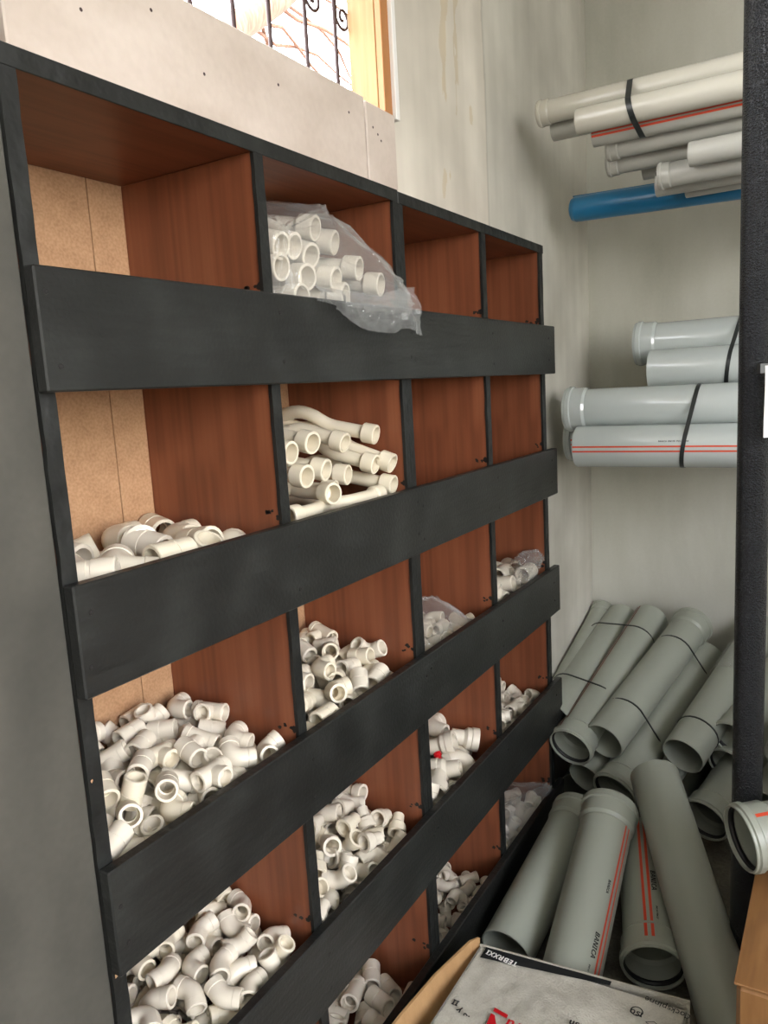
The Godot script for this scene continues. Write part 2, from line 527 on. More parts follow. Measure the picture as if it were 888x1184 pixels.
# thin clear bag shrunk round a set of spheres
func bag_mesh(spheres: Array, margin: float, sd: int, clamp_lo: Vector3, clamp_hi: Vector3) -> ArrayMesh:
	var f := FastNoiseLite.new()
	f.seed = sd
	f.frequency = 2.4
	f.fractal_octaves = 3
	var b := Buf.new()
	var nu := 72
	var nv := 40
	var P := []
	for j in nv + 1:
		var row := []
		for k in nu + 1:
			var th := TAU * (k % nu) / nu
			var ph := PI * j / nv
			var d := Vector3(sin(ph) * cos(th), cos(ph), sin(ph) * sin(th))
			var bestv := -1e9
			var acc := Vector3.ZERO
			var wsum := 0.0
			for s in spheres:
				bestv = maxf(bestv, s[0].dot(d) + s[1])
			for s in spheres:
				var w: float = exp((s[0].dot(d) + s[1] - bestv) / 0.006)
				acc += (s[0] + d * (s[1] + margin)) * w
				wsum += w
			var p: Vector3 = acc / wsum
			p += d * (absf(f.get_noise_3d(d.x * 1.3, d.y * 1.3, d.z * 1.3)) * 0.018 + absf(f.get_noise_3d(d.x * 4.0 + 9.0, d.y * 4.0, d.z * 4.0)) * 0.007 + f.get_noise_3d(d.x * 11.0, d.y * 11.0 + 5.0, d.z * 11.0) * 0.0045)
			row.append(p.clamp(clamp_lo, clamp_hi))
		P.append(row)
	for j in nv + 1:
		for k in nu + 1:
			var a: Vector3 = P[j][(k + 1) % nu] - P[j][(k - 1 + nu) % nu]
			var c: Vector3 = P[mini(j + 1, nv)][k] - P[maxi(j - 1, 0)][k]
			var nn := a.cross(c)
			var ph := PI * j / nv
			var th := TAU * (k % nu) / nu
			var d := Vector3(sin(ph) * cos(th), cos(ph), sin(ph) * sin(th))
			if nn.length() < 1e-9: nn = d
			nn = nn.normalized()
			if nn.dot(d) < 0: nn = -nn
			b.pt(P[j][k], nn, Vector2(float(k) / nu, float(j) / nv))
	for j in nv:
		for k in nu:
			var q := j * (nu + 1) + k
			b.tri(q, q + 1, q + nu + 2)
			b.tri(q, q + nu + 2, q + nu + 1)
	return b.mesh()

# a crumpled sheet through a grid of points
func sheet(P: Array) -> ArrayMesh:
	var b := Buf.new()
	var nv := P.size()
	var nu: int = P[0].size()
	for j in nv:
		for k in nu:
			var a: Vector3 = P[j][mini(k + 1, nu - 1)] - P[j][maxi(k - 1, 0)]
			var c: Vector3 = P[mini(j + 1, nv - 1)][k] - P[maxi(j - 1, 0)][k]
			b.pt(P[j][k], a.cross(c).normalized(), Vector2(float(k) / nu, float(j) / nv))
	for j in nv - 1:
		for k in nu - 1:
			var q := j * nu + k
			b.tri(q, q + 1, q + nu + 1)
			b.tri(q, q + nu + 1, q + nu)
	return b.mesh()

# ------------------------------------------------------------------ pipes
# a pipe from A (the end towards the camera or the left) to B. opt: r, mat, socket ("a", "b", ""), seal, stripes [angles], stripe_mat, text, text_at, text_angle
func pipe(called: String, label: String, A: Vector3, B: Vector3, r: float, m: Material, opt := {}, group := "") -> Node3D:
	var o := thing(called, label, "pipe", A, group)
	var z := (B - A).normalized()
	var x := Vector3.UP.cross(z).normalized()
	var y := z.cross(x)
	o.basis = Basis(x, y, z)
	var L := (B - A).length()
	var wall := maxf(0.0028, r * 0.06)
	var so: String = opt.get("socket", "")
	var sl := r * 1.1   # length of the socket
	var s0 := sl if so == "a" else 0.0
	var s1 := L - (sl if so == "b" else 0.0)
	var seg := 32
	var ch := wall * 0.3
	var tube := lathe([[s0, r - ch], [s0 + ch, r], [s1 - ch, r], [s1, r - ch], [s1, r - wall], [s0, r - wall], [s0, r - ch]], seg)
	part("tube", tube, m, o)
	if so != "":
		var R := r * 1.085
		var Rr := r * 1.15
		var p := [[sl, r - wall], [sl, r], [sl * 0.88, R], [sl * 0.36, R], [sl * 0.31, Rr], [sl * 0.13, Rr], [sl * 0.09, R * 1.005], [ch, R * 1.005], [0.0, R * 1.005 - ch], [0.0, R - wall * 0.9],
			[sl * 0.12, R - wall * 0.9], [sl * 0.14, Rr - wall], [sl * 0.30, Rr - wall], [sl * 0.34, R - wall], [sl * 0.86, R - wall], [sl, r - wall]]
		if so == "b":
			for q in p: q[0] = L - q[0]
		else:
			p.reverse()
			p.reverse()
		part("socket", lathe(p, seg), m, o)
		if opt.get("seal", true):
			var zs := 0.0
			var q := [[sl * 0.14, Rr - wall * 1.1], [sl * 0.14, R - wall * 1.7], [sl * 0.20, R - wall * 2.3], [sl * 0.29, R - wall * 1.7], [sl * 0.29, Rr - wall * 1.1]]
			if so == "b":
				for e in q: e[0] = L - e[0]
			part("rubber_seal", lathe(q, seg), M.rubber, o)
	for an in opt.get("stripes", []):
		part("stripe", strip(an, opt.get("stripe_width", 0.005) / r, r + 0.0004, s0 + 0.002, s1 - 0.002), opt.get("stripe_mat", M.stripe), o)
		if so == "a":
			part("stripe", strip(an, opt.get("stripe_width", 0.005) / r, r * 1.085 + 0.0005, sl * 0.38, sl * 0.87), opt.get("stripe_mat", M.stripe), o)
	for tx in opt.get("texts", []):
		var t := TextMesh.new()
		t.text = tx[0]
		t.font = font(true)
		t.font_size = 32
		t.pixel_size = tx[1] / 24.0
		t.depth = 0.0004
		t.curve_step = 2.0
		var n := part("print", t, M.ink, o)
		var a: float = tx[3]
		var rad := Vector3(cos(a), sin(a), 0)
		var dirn: float = tx[4]
		var tz := Vector3(0, 0, dirn)
		n.basis = Basis(tz, rad.cross(tz), rad)
		n.position = rad * (r + 0.0003) + Vector3(0, 0, tx[2])
	return o

func strip(an: float, wid: float, r: float, z0: float, z1: float) -> ArrayMesh:
	var b := Buf.new()
	for k in 3:
		var a := an + wid * (k / 2.0 - 0.5)
		var rad := Vector3(cos(a), sin(a), 0)
		b.pt(rad * r + Vector3(0, 0, z0), rad)
		b.pt(rad * r + Vector3(0, 0, z1), rad)
	for k in 2:
		b.tri(k * 2, k * 2 + 1, k * 2 + 3)
		b.tri(k * 2, k * 2 + 3, k * 2 + 2)
	return b.mesh()

var _fonts := {}
func font(bold: bool) -> SystemFont:
	if not _fonts.has(bold):
		var f := SystemFont.new()
		f.font_names = PackedStringArray(["Droid Sans"])
		f.font_weight = 700 if bold else 400
		_fonts[bold] = f
	return _fonts[bold]

# ------------------------------------------------------------------ the place
const BACK_Z := -2.465
const WALL_X := -0.07
const SHELF_BACK := -0.255
const RIGHT_X := 2.5
const FRONT_Z := 1.7
const CEIL_Y := 2.65
const WIN_Z := 0.5
const SHOP_Z0 := -0.6
const SHOP_Z1 := 1.5
const SHOP_Y0 := 0.8
const SHOP_Y1 := 2.45

func _ready():
	# camera
	var cam := Camera3D.new()
	cam.name = "camera"
	add_child(cam)
	var yaw := deg_to_rad(31.569)
	var pit := deg_to_rad(9.040)
	var rol := deg_to_rad(-3.2855)
	var F := Vector3(-sin(yaw) * cos(pit), -sin(pit), -cos(yaw) * cos(pit))
	var R := F.cross(Vector3.UP).normalized()
	var U := R.cross(F)
	var R2 := R * cos(rol) + U * sin(rol)
	var U2 := U * cos(rol) - R * sin(rol)
	cam.transform = Transform3D(Basis(R2, U2, -F), Vector3(0.65, 1.2, 0.0))
	cam.fov = rad_to_deg(2.0 * atan(592.0 / 889.18))
	cam.near = 0.02
	cam.current = true
	# sky and exposure
	var we := WorldEnvironment.new()
	we.name = "world"
	var env := Environment.new()
	env.background_mode = Environment.BG_SKY
	var sky := Sky.new()
	var sm := ProceduralSkyMaterial.new()
	sm.sky_top_color = Color(0.95, 0.96, 1.0)
	sm.sky_horizon_color = Color(1.0, 0.985, 0.95)
	sm.sky_curve = 0.2
	sm.ground_bottom_color = Color(0.45, 0.44, 0.42)
	sm.ground_horizon_color = Color(1.0, 0.985, 0.95)
	sm.ground_curve = 0.05
	sm.sky_energy_multiplier = 5.0
	sm.ground_energy_multiplier = 5.0
	sky.sky_material = sm
	env.sky = sky
	env.tonemap_mode = Environment.TONE_MAPPER_LINEAR
	env.tonemap_exposure = 0.335
	env.ambient_light_source = Environment.AMBIENT_SOURCE_DISABLED
	env.sdfgi_enabled = true
	env.ssao_enabled = true
	env.ssil_enabled = true
	we.environment = env
	add_child(we)

	make_materials()
	make_fitting_meshes()
	build_room()
	build_added_lamp(Vector3(1.2, CEIL_Y, 0.5), Vector2(0.35, 1.2), 0.8)
	build_window()
	build_shelf()
	build_rack()
	build_floor_pipes()
	build_cartons()
	build_fittings()

func build_added_lamp(at: Vector3, size: Vector2, energy: float):  # unseen lamp, added as dim fill light
	var o := thing("added_ceiling_lamp", "unseen long white diffuser lamp added to the ceiling for fill light", "lamp", at)
	part("housing", box(Vector3(-size.x / 2 - 0.012, -0.05, -size.y / 2 - 0.012), Vector3(size.x / 2 + 0.012, 0.0, size.y / 2 + 0.012), 0.004), M.lamp_body, o)
	part("diffuser", box(Vector3(-size.x / 2, -0.056, -size.y / 2), Vector3(size.x / 2, -0.050, size.y / 2), 0.001), M.lamp, o)
	var l := AreaLight3D.new()
	l.name = "light"
	l.area_size = size
	l.light_energy = energy
	l.light_color = Color(0.95, 0.98, 1.0)
	l.area_range = 12.0
	l.shadow_enabled = true
	o.add_child(l)
	l.position = Vector3(0, -0.062, 0)
	l.rotation = Vector3(-PI / 2, 0, 0)

func build_room():
	structure("floor", box(Vector3(-0.4, -0.1, BACK_Z - 0.1), Vector3(RIGHT_X + 0.1, 0.0, FRONT_Z + 0.1), 0.0), M.concrete)
	structure("ceiling", box(Vector3(-0.4, CEIL_Y, BACK_Z - 0.1), Vector3(RIGHT_X + 0.1, CEIL_Y + 0.1, FRONT_Z + 0.1), 0.0), M.ceiling)
	structure("wall_back", box(Vector3(-0.4, 0.0, BACK_Z - 0.1), Vector3(RIGHT_X + 0.1, CEIL_Y, BACK_Z), 0.0), M.back_wall)
	# right wall with the open shop front that lights the shelf
	var b := Buf.new()
	add_box(b, Vector3(RIGHT_X, 0, BACK_Z), Vector3(RIGHT_X + 0.1, CEIL_Y, SHOP_Z0), 0.0)
	add_box(b, Vector3(RIGHT_X, 0, SHOP_Z1), Vector3(RIGHT_X + 0.1, CEIL_Y, FRONT_Z), 0.0)
	add_box(b, Vector3(RIGHT_X, SHOP_Y1, SHOP_Z0), Vector3(RIGHT_X + 0.1, CEIL_Y, SHOP_Z1), 0.0)
	add_box(b, Vector3(RIGHT_X, 0, SHOP_Z0), Vector3(RIGHT_X + 0.1, SHOP_Y0, SHOP_Z1), 0.0)
	structure("wall_right", b.mesh(), M.back_wall)
	structure("wall_front", box(Vector3(-0.4, 0, FRONT_Z), Vector3(RIGHT_X, CEIL_Y, FRONT_Z + 0.1), 0.0), M.back_wall)
	# left wall: the part beside and beyond the window carries the stained plaster
	var z0 := -1.265
	var tx := left_wall_tex(z0, BACK_Z, 0.0, CEIL_Y)
	var lm := StandardMaterial3D.new()
	lm.albedo_texture = tx
	lm.roughness = 0.85
	lm.normal_enabled = true
	lm.normal_texture = bump_tex(256, [[154, 0.03, 4, 1, 3, 1.0]], 1.5)
	lm.normal_scale = 0.4
	var wb := Buf.new()
	# plaster face in three pieces round the shelf, uv by position
	for q in [[z0, BACK_Z, 1.53, CEIL_Y], [-1.885, BACK_Z, 0.0, 1.53]]:
		var base := wb.v.size()
		for c in [[q[0], q[2]], [q[1], q[2]], [q[1], q[3]], [q[0], q[3]]]:
			wb.pt(Vector3(WALL_X, c[1], c[0]), Vector3.RIGHT, Vector2((c[0] - z0) / (BACK_Z - z0), 1.0 - c[1] / CEIL_Y))
		wb.tri(base, base + 1, base + 2); wb.tri(base, base + 2, base + 3)
	var wl := structure("wall_left", wb.mesh(), lm)
	# the thickness behind it, round the window and behind the shelf
	var c := Buf.new()
	add_box(c, Vector3(-0.14, 1.53, BACK_Z), Vector3(WALL_X - 0.0008, CEIL_Y, z0), 0.0)
	add_box(c, Vector3(-0.14, 0.0, BACK_Z), Vector3(WALL_X - 0.0008, 1.53, -1.885), 0.0)
	add_box(c, Vector3(-0.36, 0.0, -1.98), Vector3(-0.27, 1.56, FRONT_Z), 0.0)
	add_box(c, Vector3(-0.36, 1.53, -1.98), Vector3(-0.14, 1.57, FRONT_Z), 0.0)
	add_box(c, Vector3(-0.36, 0.0, -1.98), Vector3(-0.14, 1.56, -1.90), 0.0)
	add_box(c, Vector3(-0.14, 1.53, z0), Vector3(-0.11, 1.655, WIN_Z), 0.0)
	add_box(c, Vector3(-0.14, 2.42, z0), Vector3(WALL_X, CEIL_Y, WIN_Z), 0.0)
	add_box(c, Vector3(-0.14, 1.53, WIN_Z), Vector3(WALL_X, CEIL_Y, FRONT_Z), 0.0)
	add_box(c, Vector3(-0.26, 0.0, 0.3), Vector3(WALL_X, 1.53, FRONT_Z), 0.0)
	part("masonry", c.mesh(), M.back_wall, wl)
	# painted boards below the window
	var hole := func(z, y): return lathe([[0.0, 0.0022], [0.0004, 0.0018], [0.0005, 0.0]], 8)
	var t1 := structure("trim_1", box(Vector3(-0.078, 1.53, -1.1585), Vector3(-0.055, 1.677, -0.508), 0.002), M.board)
	var t2 := structure("trim_2", box(Vector3(-0.078, 1.53, -1.262), Vector3(-0.0565, 1.674, -1.1655), 0.002), M.board)
	part("crack_shade_strip", box(Vector3(-0.105, 1.535, -1.175), Vector3(-0.083, 1.654, -1.149), 0.001), M.iron, t1)  # dark strip added behind the crack to stand for its shade
	structure("trim_3", box(Vector3(-0.078, 1.53, -0.503), Vector3(-0.058, 1.675, WIN_Z), 0.002), M.board)
	for q in [[t1, -0.60, 1.61], [t1, -0.78, 1.60], [t1, -0.93, 1.63], [t1, -1.11, 1.64], [t2, -1.185, 1.636], [t2, -1.20, 1.628], [t2, -1.21, 1.62], [t1, -0.70, 1.645]]:
		var s := part("nail_hole", hole.call(0, 0), M.iron, q[0])
		s.basis = Basis(Vector3(0, 0, -1), Vector3.UP, Vector3.RIGHT)
		s.position = Vector3(-0.0549 if q[0] == t1 else -0.0564, q[2], q[1])
	# street outside
	structure("ground", box(Vector3(-14, -0.3, -14), Vector3(14, -0.12, 14), 0.0), M.ground)

func build_window():
	var w := Node3D.new()
	w.name = "window_1"
	add_child(w)
	w.set_meta("kind", "structure")
	part("jamb", box(Vector3(-0.128, 1.672, -1.2635), Vector3(-0.074, 2.42, -1.2375), 0.001), M.pine, w)
	part("jamb_edge", box(Vector3(-0.0735, 1.672, -1.264), Vector3(-0.061, 2.42, -1.2385), 0.001), M.pine_dark, w)
	part("casing", box(Vector3(-0.078, 1.668, -1.2775), Vector3(-0.054, 2.45, -1.2645), 0.001), M.trim_white, w)
	part("sill", box(Vector3(-0.137, 1.655, -1.2635), Vector3(-0.0785, 1.6755, WIN_Z - 0.004), 0.001), M.pine, w)
	part("head", box(Vector3(-0.125, 2.40, -1.2370), Vector3(-0.07, 2.42, WIN_Z - 0.004), 0.001), M.pine, w)
	# wrought grille
	var zs := [-1.2045, -1.117, -1.0215, -0.938, -0.85, -0.765, -0.68, -0.595, -0.51, -0.425, -0.34, -0.255, -0.17, -0.085, 0.0, 0.085, 0.17, 0.255, 0.34, 0.425]
	for z in zs:
		var b := Buf.new()
		add_tube(b, [Vector3(-0.133, 1.676, z), Vector3(-0.133, 2.405, z)], 0.0035, 8)
		part("grille_bar", b.mesh(), M.iron, w)
	for y in [1.93, 2.25]:
		part("grille_rail", box(Vector3(-0.1385, y, -1.2365), Vector3(-0.1275, y + 0.012, WIN_Z - 0.004), 0.001), M.iron, w)
	for z in zs:
		for s in [1.0]:
			var pts := []
			for k in 30:
				var t := k / 29.0
				var a := PI * 0.1 + t * TAU * 1.25
				var r := 0.0045 + 0.0175 * (1.0 - t)
				pts.append(Vector3(-0.133, 1.845 + sin(-a) * r - 0.003, z - 0.026 + cos(a) * r))
			var b := Buf.new()
			var p2 := [Vector3(-0.133, 1.925, z - 0.004)]
			p2.append_array(pts)
			add_tube(b, p2, 0.0028, 6)
			part("scroll", b.mesh(), M.iron, w)
	# bare tree across the yard
	var tr := thing("bare_tree", "leaning bare tree trunk with thin branches outside the barred window", "tree", Vector3(-2.5, -0.12, -1.75))
	var b2 := Buf.new()
	var T := func(p): return p - tr.position
	add_tube(b2, [T.call(Vector3(-2.5, -0.12, -1.75)), T.call(Vector3(-2.5, 1.2, -2.3)), T.call(Vector3(-2.5, 2.6, -3.1)), T.call(Vector3(-2.5, 3.35, -3.82)), T.call(Vector3(-2.5, 3.64, -4.22)), T.call(Vector3(-2.5, 4.6, -5.4))], [0.16, 0.13, 0.10, 0.085, 0.08, 0.05], 12)
	part("trunk", b2.mesh(), M.bark, tr)
	rng.seed = 7
	var starts := [Vector3(-2.5, 2.2, -2.8), Vector3(-2.5, 2.6, -3.1), Vector3(-2.5, 3.0, -3.5), Vector3(-2.5, 3.35, -3.82), Vector3(-2.5, 3.6, -4.15), Vector3(-2.5, 3.2, -3.7), Vector3(-2.5, 2.9, -3.4), Vector3(-2.5, 3.5, -4.0)]
	for k in 16:
		var p: Vector3 = starts[k % 8]
		var d := Vector3(rng.randf_range(-0.2, 0.2), rng.randf_range(-0.25, 0.35), -1.0).normalized()
		var pts := []
		var rad := []
		var n := 9
		for j in n:
			pts.append(T.call(p))
			rad.append(lerpf(0.014, 0.004, float(j) / (n - 1)))
			d = (d + Vector3(rng.randf_range(-0.2, 0.2), rng.randf_range(-0.4, 0.32), rng.randf_range(-0.2, 0.3))).normalized()
			p += d * 0.22
		var b := Buf.new()
		add_tube(b, pts, rad, 6)
		part("branch", b.mesh(), M.bark, tr)

# rows of the shelf: lip top, lip bottom, shelf board top
const LIPS := [[1.331, 1.215], [1.028, 0.911], [0.722, 0.601], [0.414, 0.289], [0.124, 0.004]]
const FLOORS := [1.275, 0.965, 0.655, 0.345, 0.022]
const COLS := [[-0.479, -0.806], [-0.824, -1.154], [-1.186, -1.509], [-1.533, -1.851]]

func build_shelf():
	var s := thing("bin_shelf", "tall built-in shelf with black front boards and reddish wood bins", "shelf", Vector3(0, 0, -0.462))
	var off := -s.position
	var xf := -0.008
	var add := func(called, lo, hi, m, bev := 0.0012): return part(called, box(lo + off, hi + off, bev), m, s)
	# end panel towards the camera
	add.call("end_panel", Vector3(-0.262, 0.0, -0.4615), Vector3(-0.012, 1.522, 0.3), M.end_panel, 0.002)
	# uprights: mahogany panels with a painted front edge
	for z in [[-0.462, -0.479], [-0.806, -0.824], [-1.154, -1.1695], [-1.1705, -1.186], [-1.509, -1.529], [-1.851, -1.873]]:
		var u = add.call("upright", Vector3(SHELF_BACK, 0.0, z[1]), Vector3(xf - 0.0015, 1.507, z[0]), M.mahogany)
		part("painted_edge", edge_strip(z[0], z[1], xf, off, int(-z[0] * 1000)), M.edge_paint, u)
	add.call("top_board", Vector3(SHELF_BACK, 1.507, -1.1695), Vector3(xf - 0.0015, 1.524, -0.462), M.mahogany)
	add.call("top_edge", Vector3(xf - 0.0015, 1.505, -1.1695), Vector3(xf + 0.001, 1.5245, -0.462), M.edge_paint, 0.0006)
	add.call("top_board", Vector3(SHELF_BACK, 1.505, -1.873), Vector3(xf - 0.0015, 1.5215, -1.1705), M.mahogany)
	add.call("top_edge", Vector3(xf - 0.0015, 1.5035, -1.876), Vector3(xf + 0.001, 1.5225, -1.1705), M.edge_paint, 0.0006)
	for c in 4:
		for r in 5:
			add.call("shelf_board", Vector3(SHELF_BACK, FLOORS[r] - 0.018, COLS[c][1]), Vector3(xf - 0.001, FLOORS[r], COLS[c][0]), M.mahogany, 0.0005)
	# fibreboard backs, in sheets with an open joint between them
	var joints := [-0.470, -0.747, -1.16, -1.60, -1.873]
	for k in 4:
		add.call("back_sheet", Vector3(SHELF_BACK - 0.005, 0.0, joints[k + 1] + 0.0008), Vector3(SHELF_BACK - 0.0002, 1.52, joints[k] - 0.0008), M.fibre, 0.0006)
	add.call("back_lining", Vector3(SHELF_BACK - 0.009, 0.0, -1.873), Vector3(SHELF_BACK - 0.0055, 1.52, -0.47), M.rubber, 0.0)
	# lip boards
	for r in 5:
		var l = add.call("front_board", Vector3(xf, LIPS[r][1], -1.905), Vector3(0.008, LIPS[r][0], -0.4605), M.paint, 0.0018)
		# screw heads
		for z in [-0.474, -0.815, -1.162, -1.178, -1.519, -1.862]:
			for dy in [0.03, 0.085]:
				rng.seed = int(z * -1000) + r * 77 + int(dy * 1000)
				var sc := part("screw", lathe([[0.0, 0.0032], [0.0007, 0.0028], [0.0009, 0.0012], [0.0004, 0.0]], 8), M.smear, l)
				sc.basis = Basis(Vector3(0, 0, -1), Vector3.UP, Vector3.RIGHT)
				sc.position = Vector3(0.0079, LIPS[r][1] + dy + rng.randf_range(-0.008, 0.008), z + rng.randf_range(-0.004, 0.004)) + off
	# black paint that ran over onto the wood beside the lips
	for r in 5:
		for c in 4:
			rng.seed = 900 + r * 10 + c
			var fz: float = COLS[c][1] + 0.0004
			var b := Buf.new()
			for blob in 4:
				var cx := xf - 0.006 - blob * rng.randf_range(0.004, 0.011)
				var cy: float = LIPS[r][0] + rng.randf_range(0.006, 0.018)
				var rr := rng.randf_range(0.004, 0.009) * (1.0 if blob == 0 else 0.6)
				var k0 := b.pt(Vector3(cx, cy, fz) + off, Vector3.BACK)
				for j in 10:
					var a := TAU * j / 10
					var q := rr * rng.randf_range(0.6, 1.25)
					b.pt(Vector3(minf(cx + cos(a) * q, xf - 0.001), cy + sin(a) * q * 0.8, fz) + off, Vector3.BACK)
				for j in 10: b.tri(k0, k0 + 1 + j, k0 + 1 + (j + 1) % 10)
			part("paint_run", b.mesh(), M.smear, s)
	# pale chips where the paint is missing
	for q in [[-0.4675, 0.5965], [-0.466, 0.69], [-0.4655, 0.82]]:
		var b := Buf.new()
		rng.seed = int(q[1] * 1000)
		var sz := 0.006 if q[1] < 0.6 else 0.0025
		var k0 := b.pt(Vector3(xf + 0.0014, q[1], q[0]) + off, Vector3.RIGHT)
		for j in 9:
			var a := TAU * j / 9
			var rr := sz * rng.randf_range(0.5, 1.1)
			b.pt(Vector3(xf + 0.0014, q[1] + sin(a) * rr, q[0] + cos(a) * rr * 0.7) + off, Vector3.RIGHT)
		for j in 9: b.tri(k0, k0 + 1 + j, k0 + 1 + (j + 1) % 9)
		part("paint_chip", b.mesh(), M.fibre, s)

# the hand-painted front edge of an upright: slightly wavy borders
func edge_strip(za: float, zb: float, xf: float, off: Vector3, sd: int) -> ArrayMesh:
	rng.seed = sd
	var b := Buf.new()
	var n := 70
	var prev = null
	for k in n + 1:
		var y := 1.507 * k / n
		var e0 := za + 0.0006 + rng.randf_range(-0.0002, 0.0014)
		var e1 := zb - 0.0006 - rng.randf_range(-0.0002, 0.0010)
		var row := [Vector3(xf - 0.005, y, e0) + off, Vector3(xf, y, e0 - 0.0008) + off, Vector3(xf, y, e1 + 0.0008) + off, Vector3(xf - 0.005, y, e1) + off]
		if prev:
			for j in 3:
				var nn: Vector3 = [Vector3.BACK, Vector3.RIGHT, Vector3.FORWARD][j]
				_face(b, [prev[j], prev[j + 1], row[j + 1], row[j]], nn)
		prev = row
	return b.mesh()

func build_rack():
	var px := 0.508
	var pz := -1.438
	var post := thing("pipe_rack", "rough black painted steel post of the pipe rack at the right edge", "rack", Vector3(px, 0, pz))
	part("post", lathe([[0.0, 0.0], [0.0, 0.0255], [CEIL_Y, 0.0255], [CEIL_Y, 0.0]], 32), M.post, post).rotation = Vector3(-PI / 2, 0, 0)
	for y in [0.955, 1.566]:
		part("arm", box(Vector3(-0.02, y - 0.03, BACK_Z - pz + 0.001), Vector3(0.02, y, -0.02), 0.002), M.post, post)
	for q in [[1.0, -1.96]]:
		pass
	# paper sheet hung on the post
	var P := []
	for j in 9:
		var row := []
		for k in 5:
			row.append(Vector3(k * 0.03, -j * 0.0145, sin(j * 0.7) * 0.0012 + k * 0.001))
		P.append(row)
	var pp := thing("paper_sheet", "white paper sheet hung on the black post at the right edge", "paper", Vector3(0.527, 1.203, -1.396))
	pp.rotation.y = 0.6
	part("page", sheet(P), M.paper, pp)
	part("tape", box(Vector3(-0.008, -0.012, -0.012), Vector3(0.014, 0.004, -0.0004), 0.0005), M.strap, pp)
	# middle rack: thick grey drain pipes
	var xr := 1.5
	var r := 0.053
	pipe("drain_pipe", "grey drain pipe with a socket, uppermost on the middle rack", Vector3(0.127, 1.285, -2.25), Vector3(xr, 1.285, -2.25), r, M.pvc, {socket = "a", seal = false})
	pipe("drain_pipe", "plain-ended grey drain pipe just below the uppermost one of the middle rack", Vector3(0.185, 1.2105, -2.155), Vector3(xr, 1.205, -2.155), r, M.pvc)
	pipe("drain_pipe", "long grey socketed drain pipe, third from the top on the middle rack", Vector3(-0.012, 1.118, -2.06), Vector3(xr, 1.112, -2.06), r, M.pvc, {socket = "a", seal = false})
	pipe("drain_pipe", "grey drain pipe with two red stripes, lowest on the middle rack", Vector3(0.032, 1.0225, -2.0), Vector3(xr, 1.0175, -2.0), 0.0535, M.pvc, {stripes = [PI + 0.16, PI - 0.06], stripe_width = 0.004, texts = [["BANICA  DN110  PVC-U  SN4", 0.004, 0.25, PI - 0.3, 1.0], ["BANICA  DN110  PVC-U  SN4", 0.004, 0.5, PI - 0.3, 1.0]]})
	pipe("drain_pipe", "striped drain pipe socket peeping out behind the lowest pipe of the middle rack", Vector3(-0.034, 1.030, -2.135), Vector3(xr, 1.030, -2.135), r, M.pvc, {socket = "a", seal = false, stripes = [PI + 0.16, PI - 0.06], stripe_width = 0.004})
	var st := M.strap as Material
	tag(part("strap", band([[Vector3(0.385, 1.285, -2.25), r], [Vector3(0.385, 1.208, -2.155), r]], Vector3(0.385, 1.245, -2.2), Vector3.BACK, Vector3.UP, Vector3(0.12, 0, 0), 0.010, 0.0015), st, self), "black plastic strap round the two upper pipes of the middle rack", "strap")
	tag(part("strap", band([[Vector3(0.31, 1.117, -2.06), r], [Vector3(0.31, 1.0218, -2.0), 0.0535]], Vector3(0.31, 1.065, -2.03), Vector3.BACK, Vector3.UP, Vector3(0.14, 0, 0), 0.010, 0.0015), st, self), "black plastic strap round the two lower pipes of the middle rack", "strap")
	# top rack: thin pale pipes and a blue one
	var r2 := 0.026
	var lp := M.pvc_light as Material
	var wp := M.pvc_white_shaded as Material
	pipe("waste_pipe", "long pale waste pipe with a socket end, highest on the top rack", Vector3(0.0, 1.813, -1.85), Vector3(xr, 1.805, -1.85), r2, lp, {socket = "a", seal = false})
	pipe("waste_pipe", "pale plain-ended waste pipe in front, second highest on the top rack", Vector3(0.112, 1.755, -1.78), Vector3(xr, 1.750, -1.78), 0.027, lp)
	pipe("waste_pipe", "short-showing waste pipe tucked under the highest one", Vector3(0.018, 1.784, -1.895), Vector3(xr, 1.78, -1.90), 0.024, wp)
	pipe("waste_pipe", "waste pipe with a red stripe under the front pale pipe", Vector3(0.132, 1.735, -1.832), Vector3(xr, 1.731, -1.832), 0.025, wp, {stripes = [PI + 0.05, PI + 0.35], stripe_width = 0.0045})
	var g := "whitish waste pipes under the strapped bundle on the top rack"
	pipe("waste_pipe", "whitish waste pipe with a socket, leftmost end under the strapped bundle", Vector3(0.150, 1.715, -1.882), Vector3(xr, 1.713, -1.882), 0.0255, wp, {socket = "a", seal = false}, g)
	pipe("waste_pipe", "whitish socketed waste pipe, rearmost above the blue roll", Vector3(0.136, 1.694, -1.936), Vector3(xr, 1.694, -1.936), 0.0255, wp, {socket = "a", seal = false}, g)
	pipe("waste_pipe", "plain whitish waste pipe between two socketed ones above the blue roll", Vector3(0.205, 1.682, -1.99), Vector3(xr, 1.682, -1.99), 0.025, wp, {}, g)
	pipe("waste_pipe", "whitish waste pipe with dark print on its socket, lowest above the blue roll", Vector3(0.262, 1.634, -1.885), Vector3(xr, 1.634, -1.885), 0.0255, wp, {socket = "a", seal = false, texts = [["PN 50", 0.008, 0.012, PI, 1.0]]}, g)
	pipe("waste_pipe", "whitish waste pipe whose end starts furthest right on the top rack", Vector3(0.335, 1.655, -1.832), Vector3(xr, 1.655, -1.832), 0.0250, wp, {}, g)
	pipe("waste_pipe", "whitish waste pipe lying directly over the blue roll", Vector3(0.245, 1.628, -1.942), Vector3(xr, 1.628, -1.942), 0.025, wp, {}, g)
	pipe("waste_pipe", "whitish waste pipe at the back over the blue roll", Vector3(0.30, 1.625, -1.995), Vector3(xr, 1.625, -1.995), 0.024, wp, {}, g)
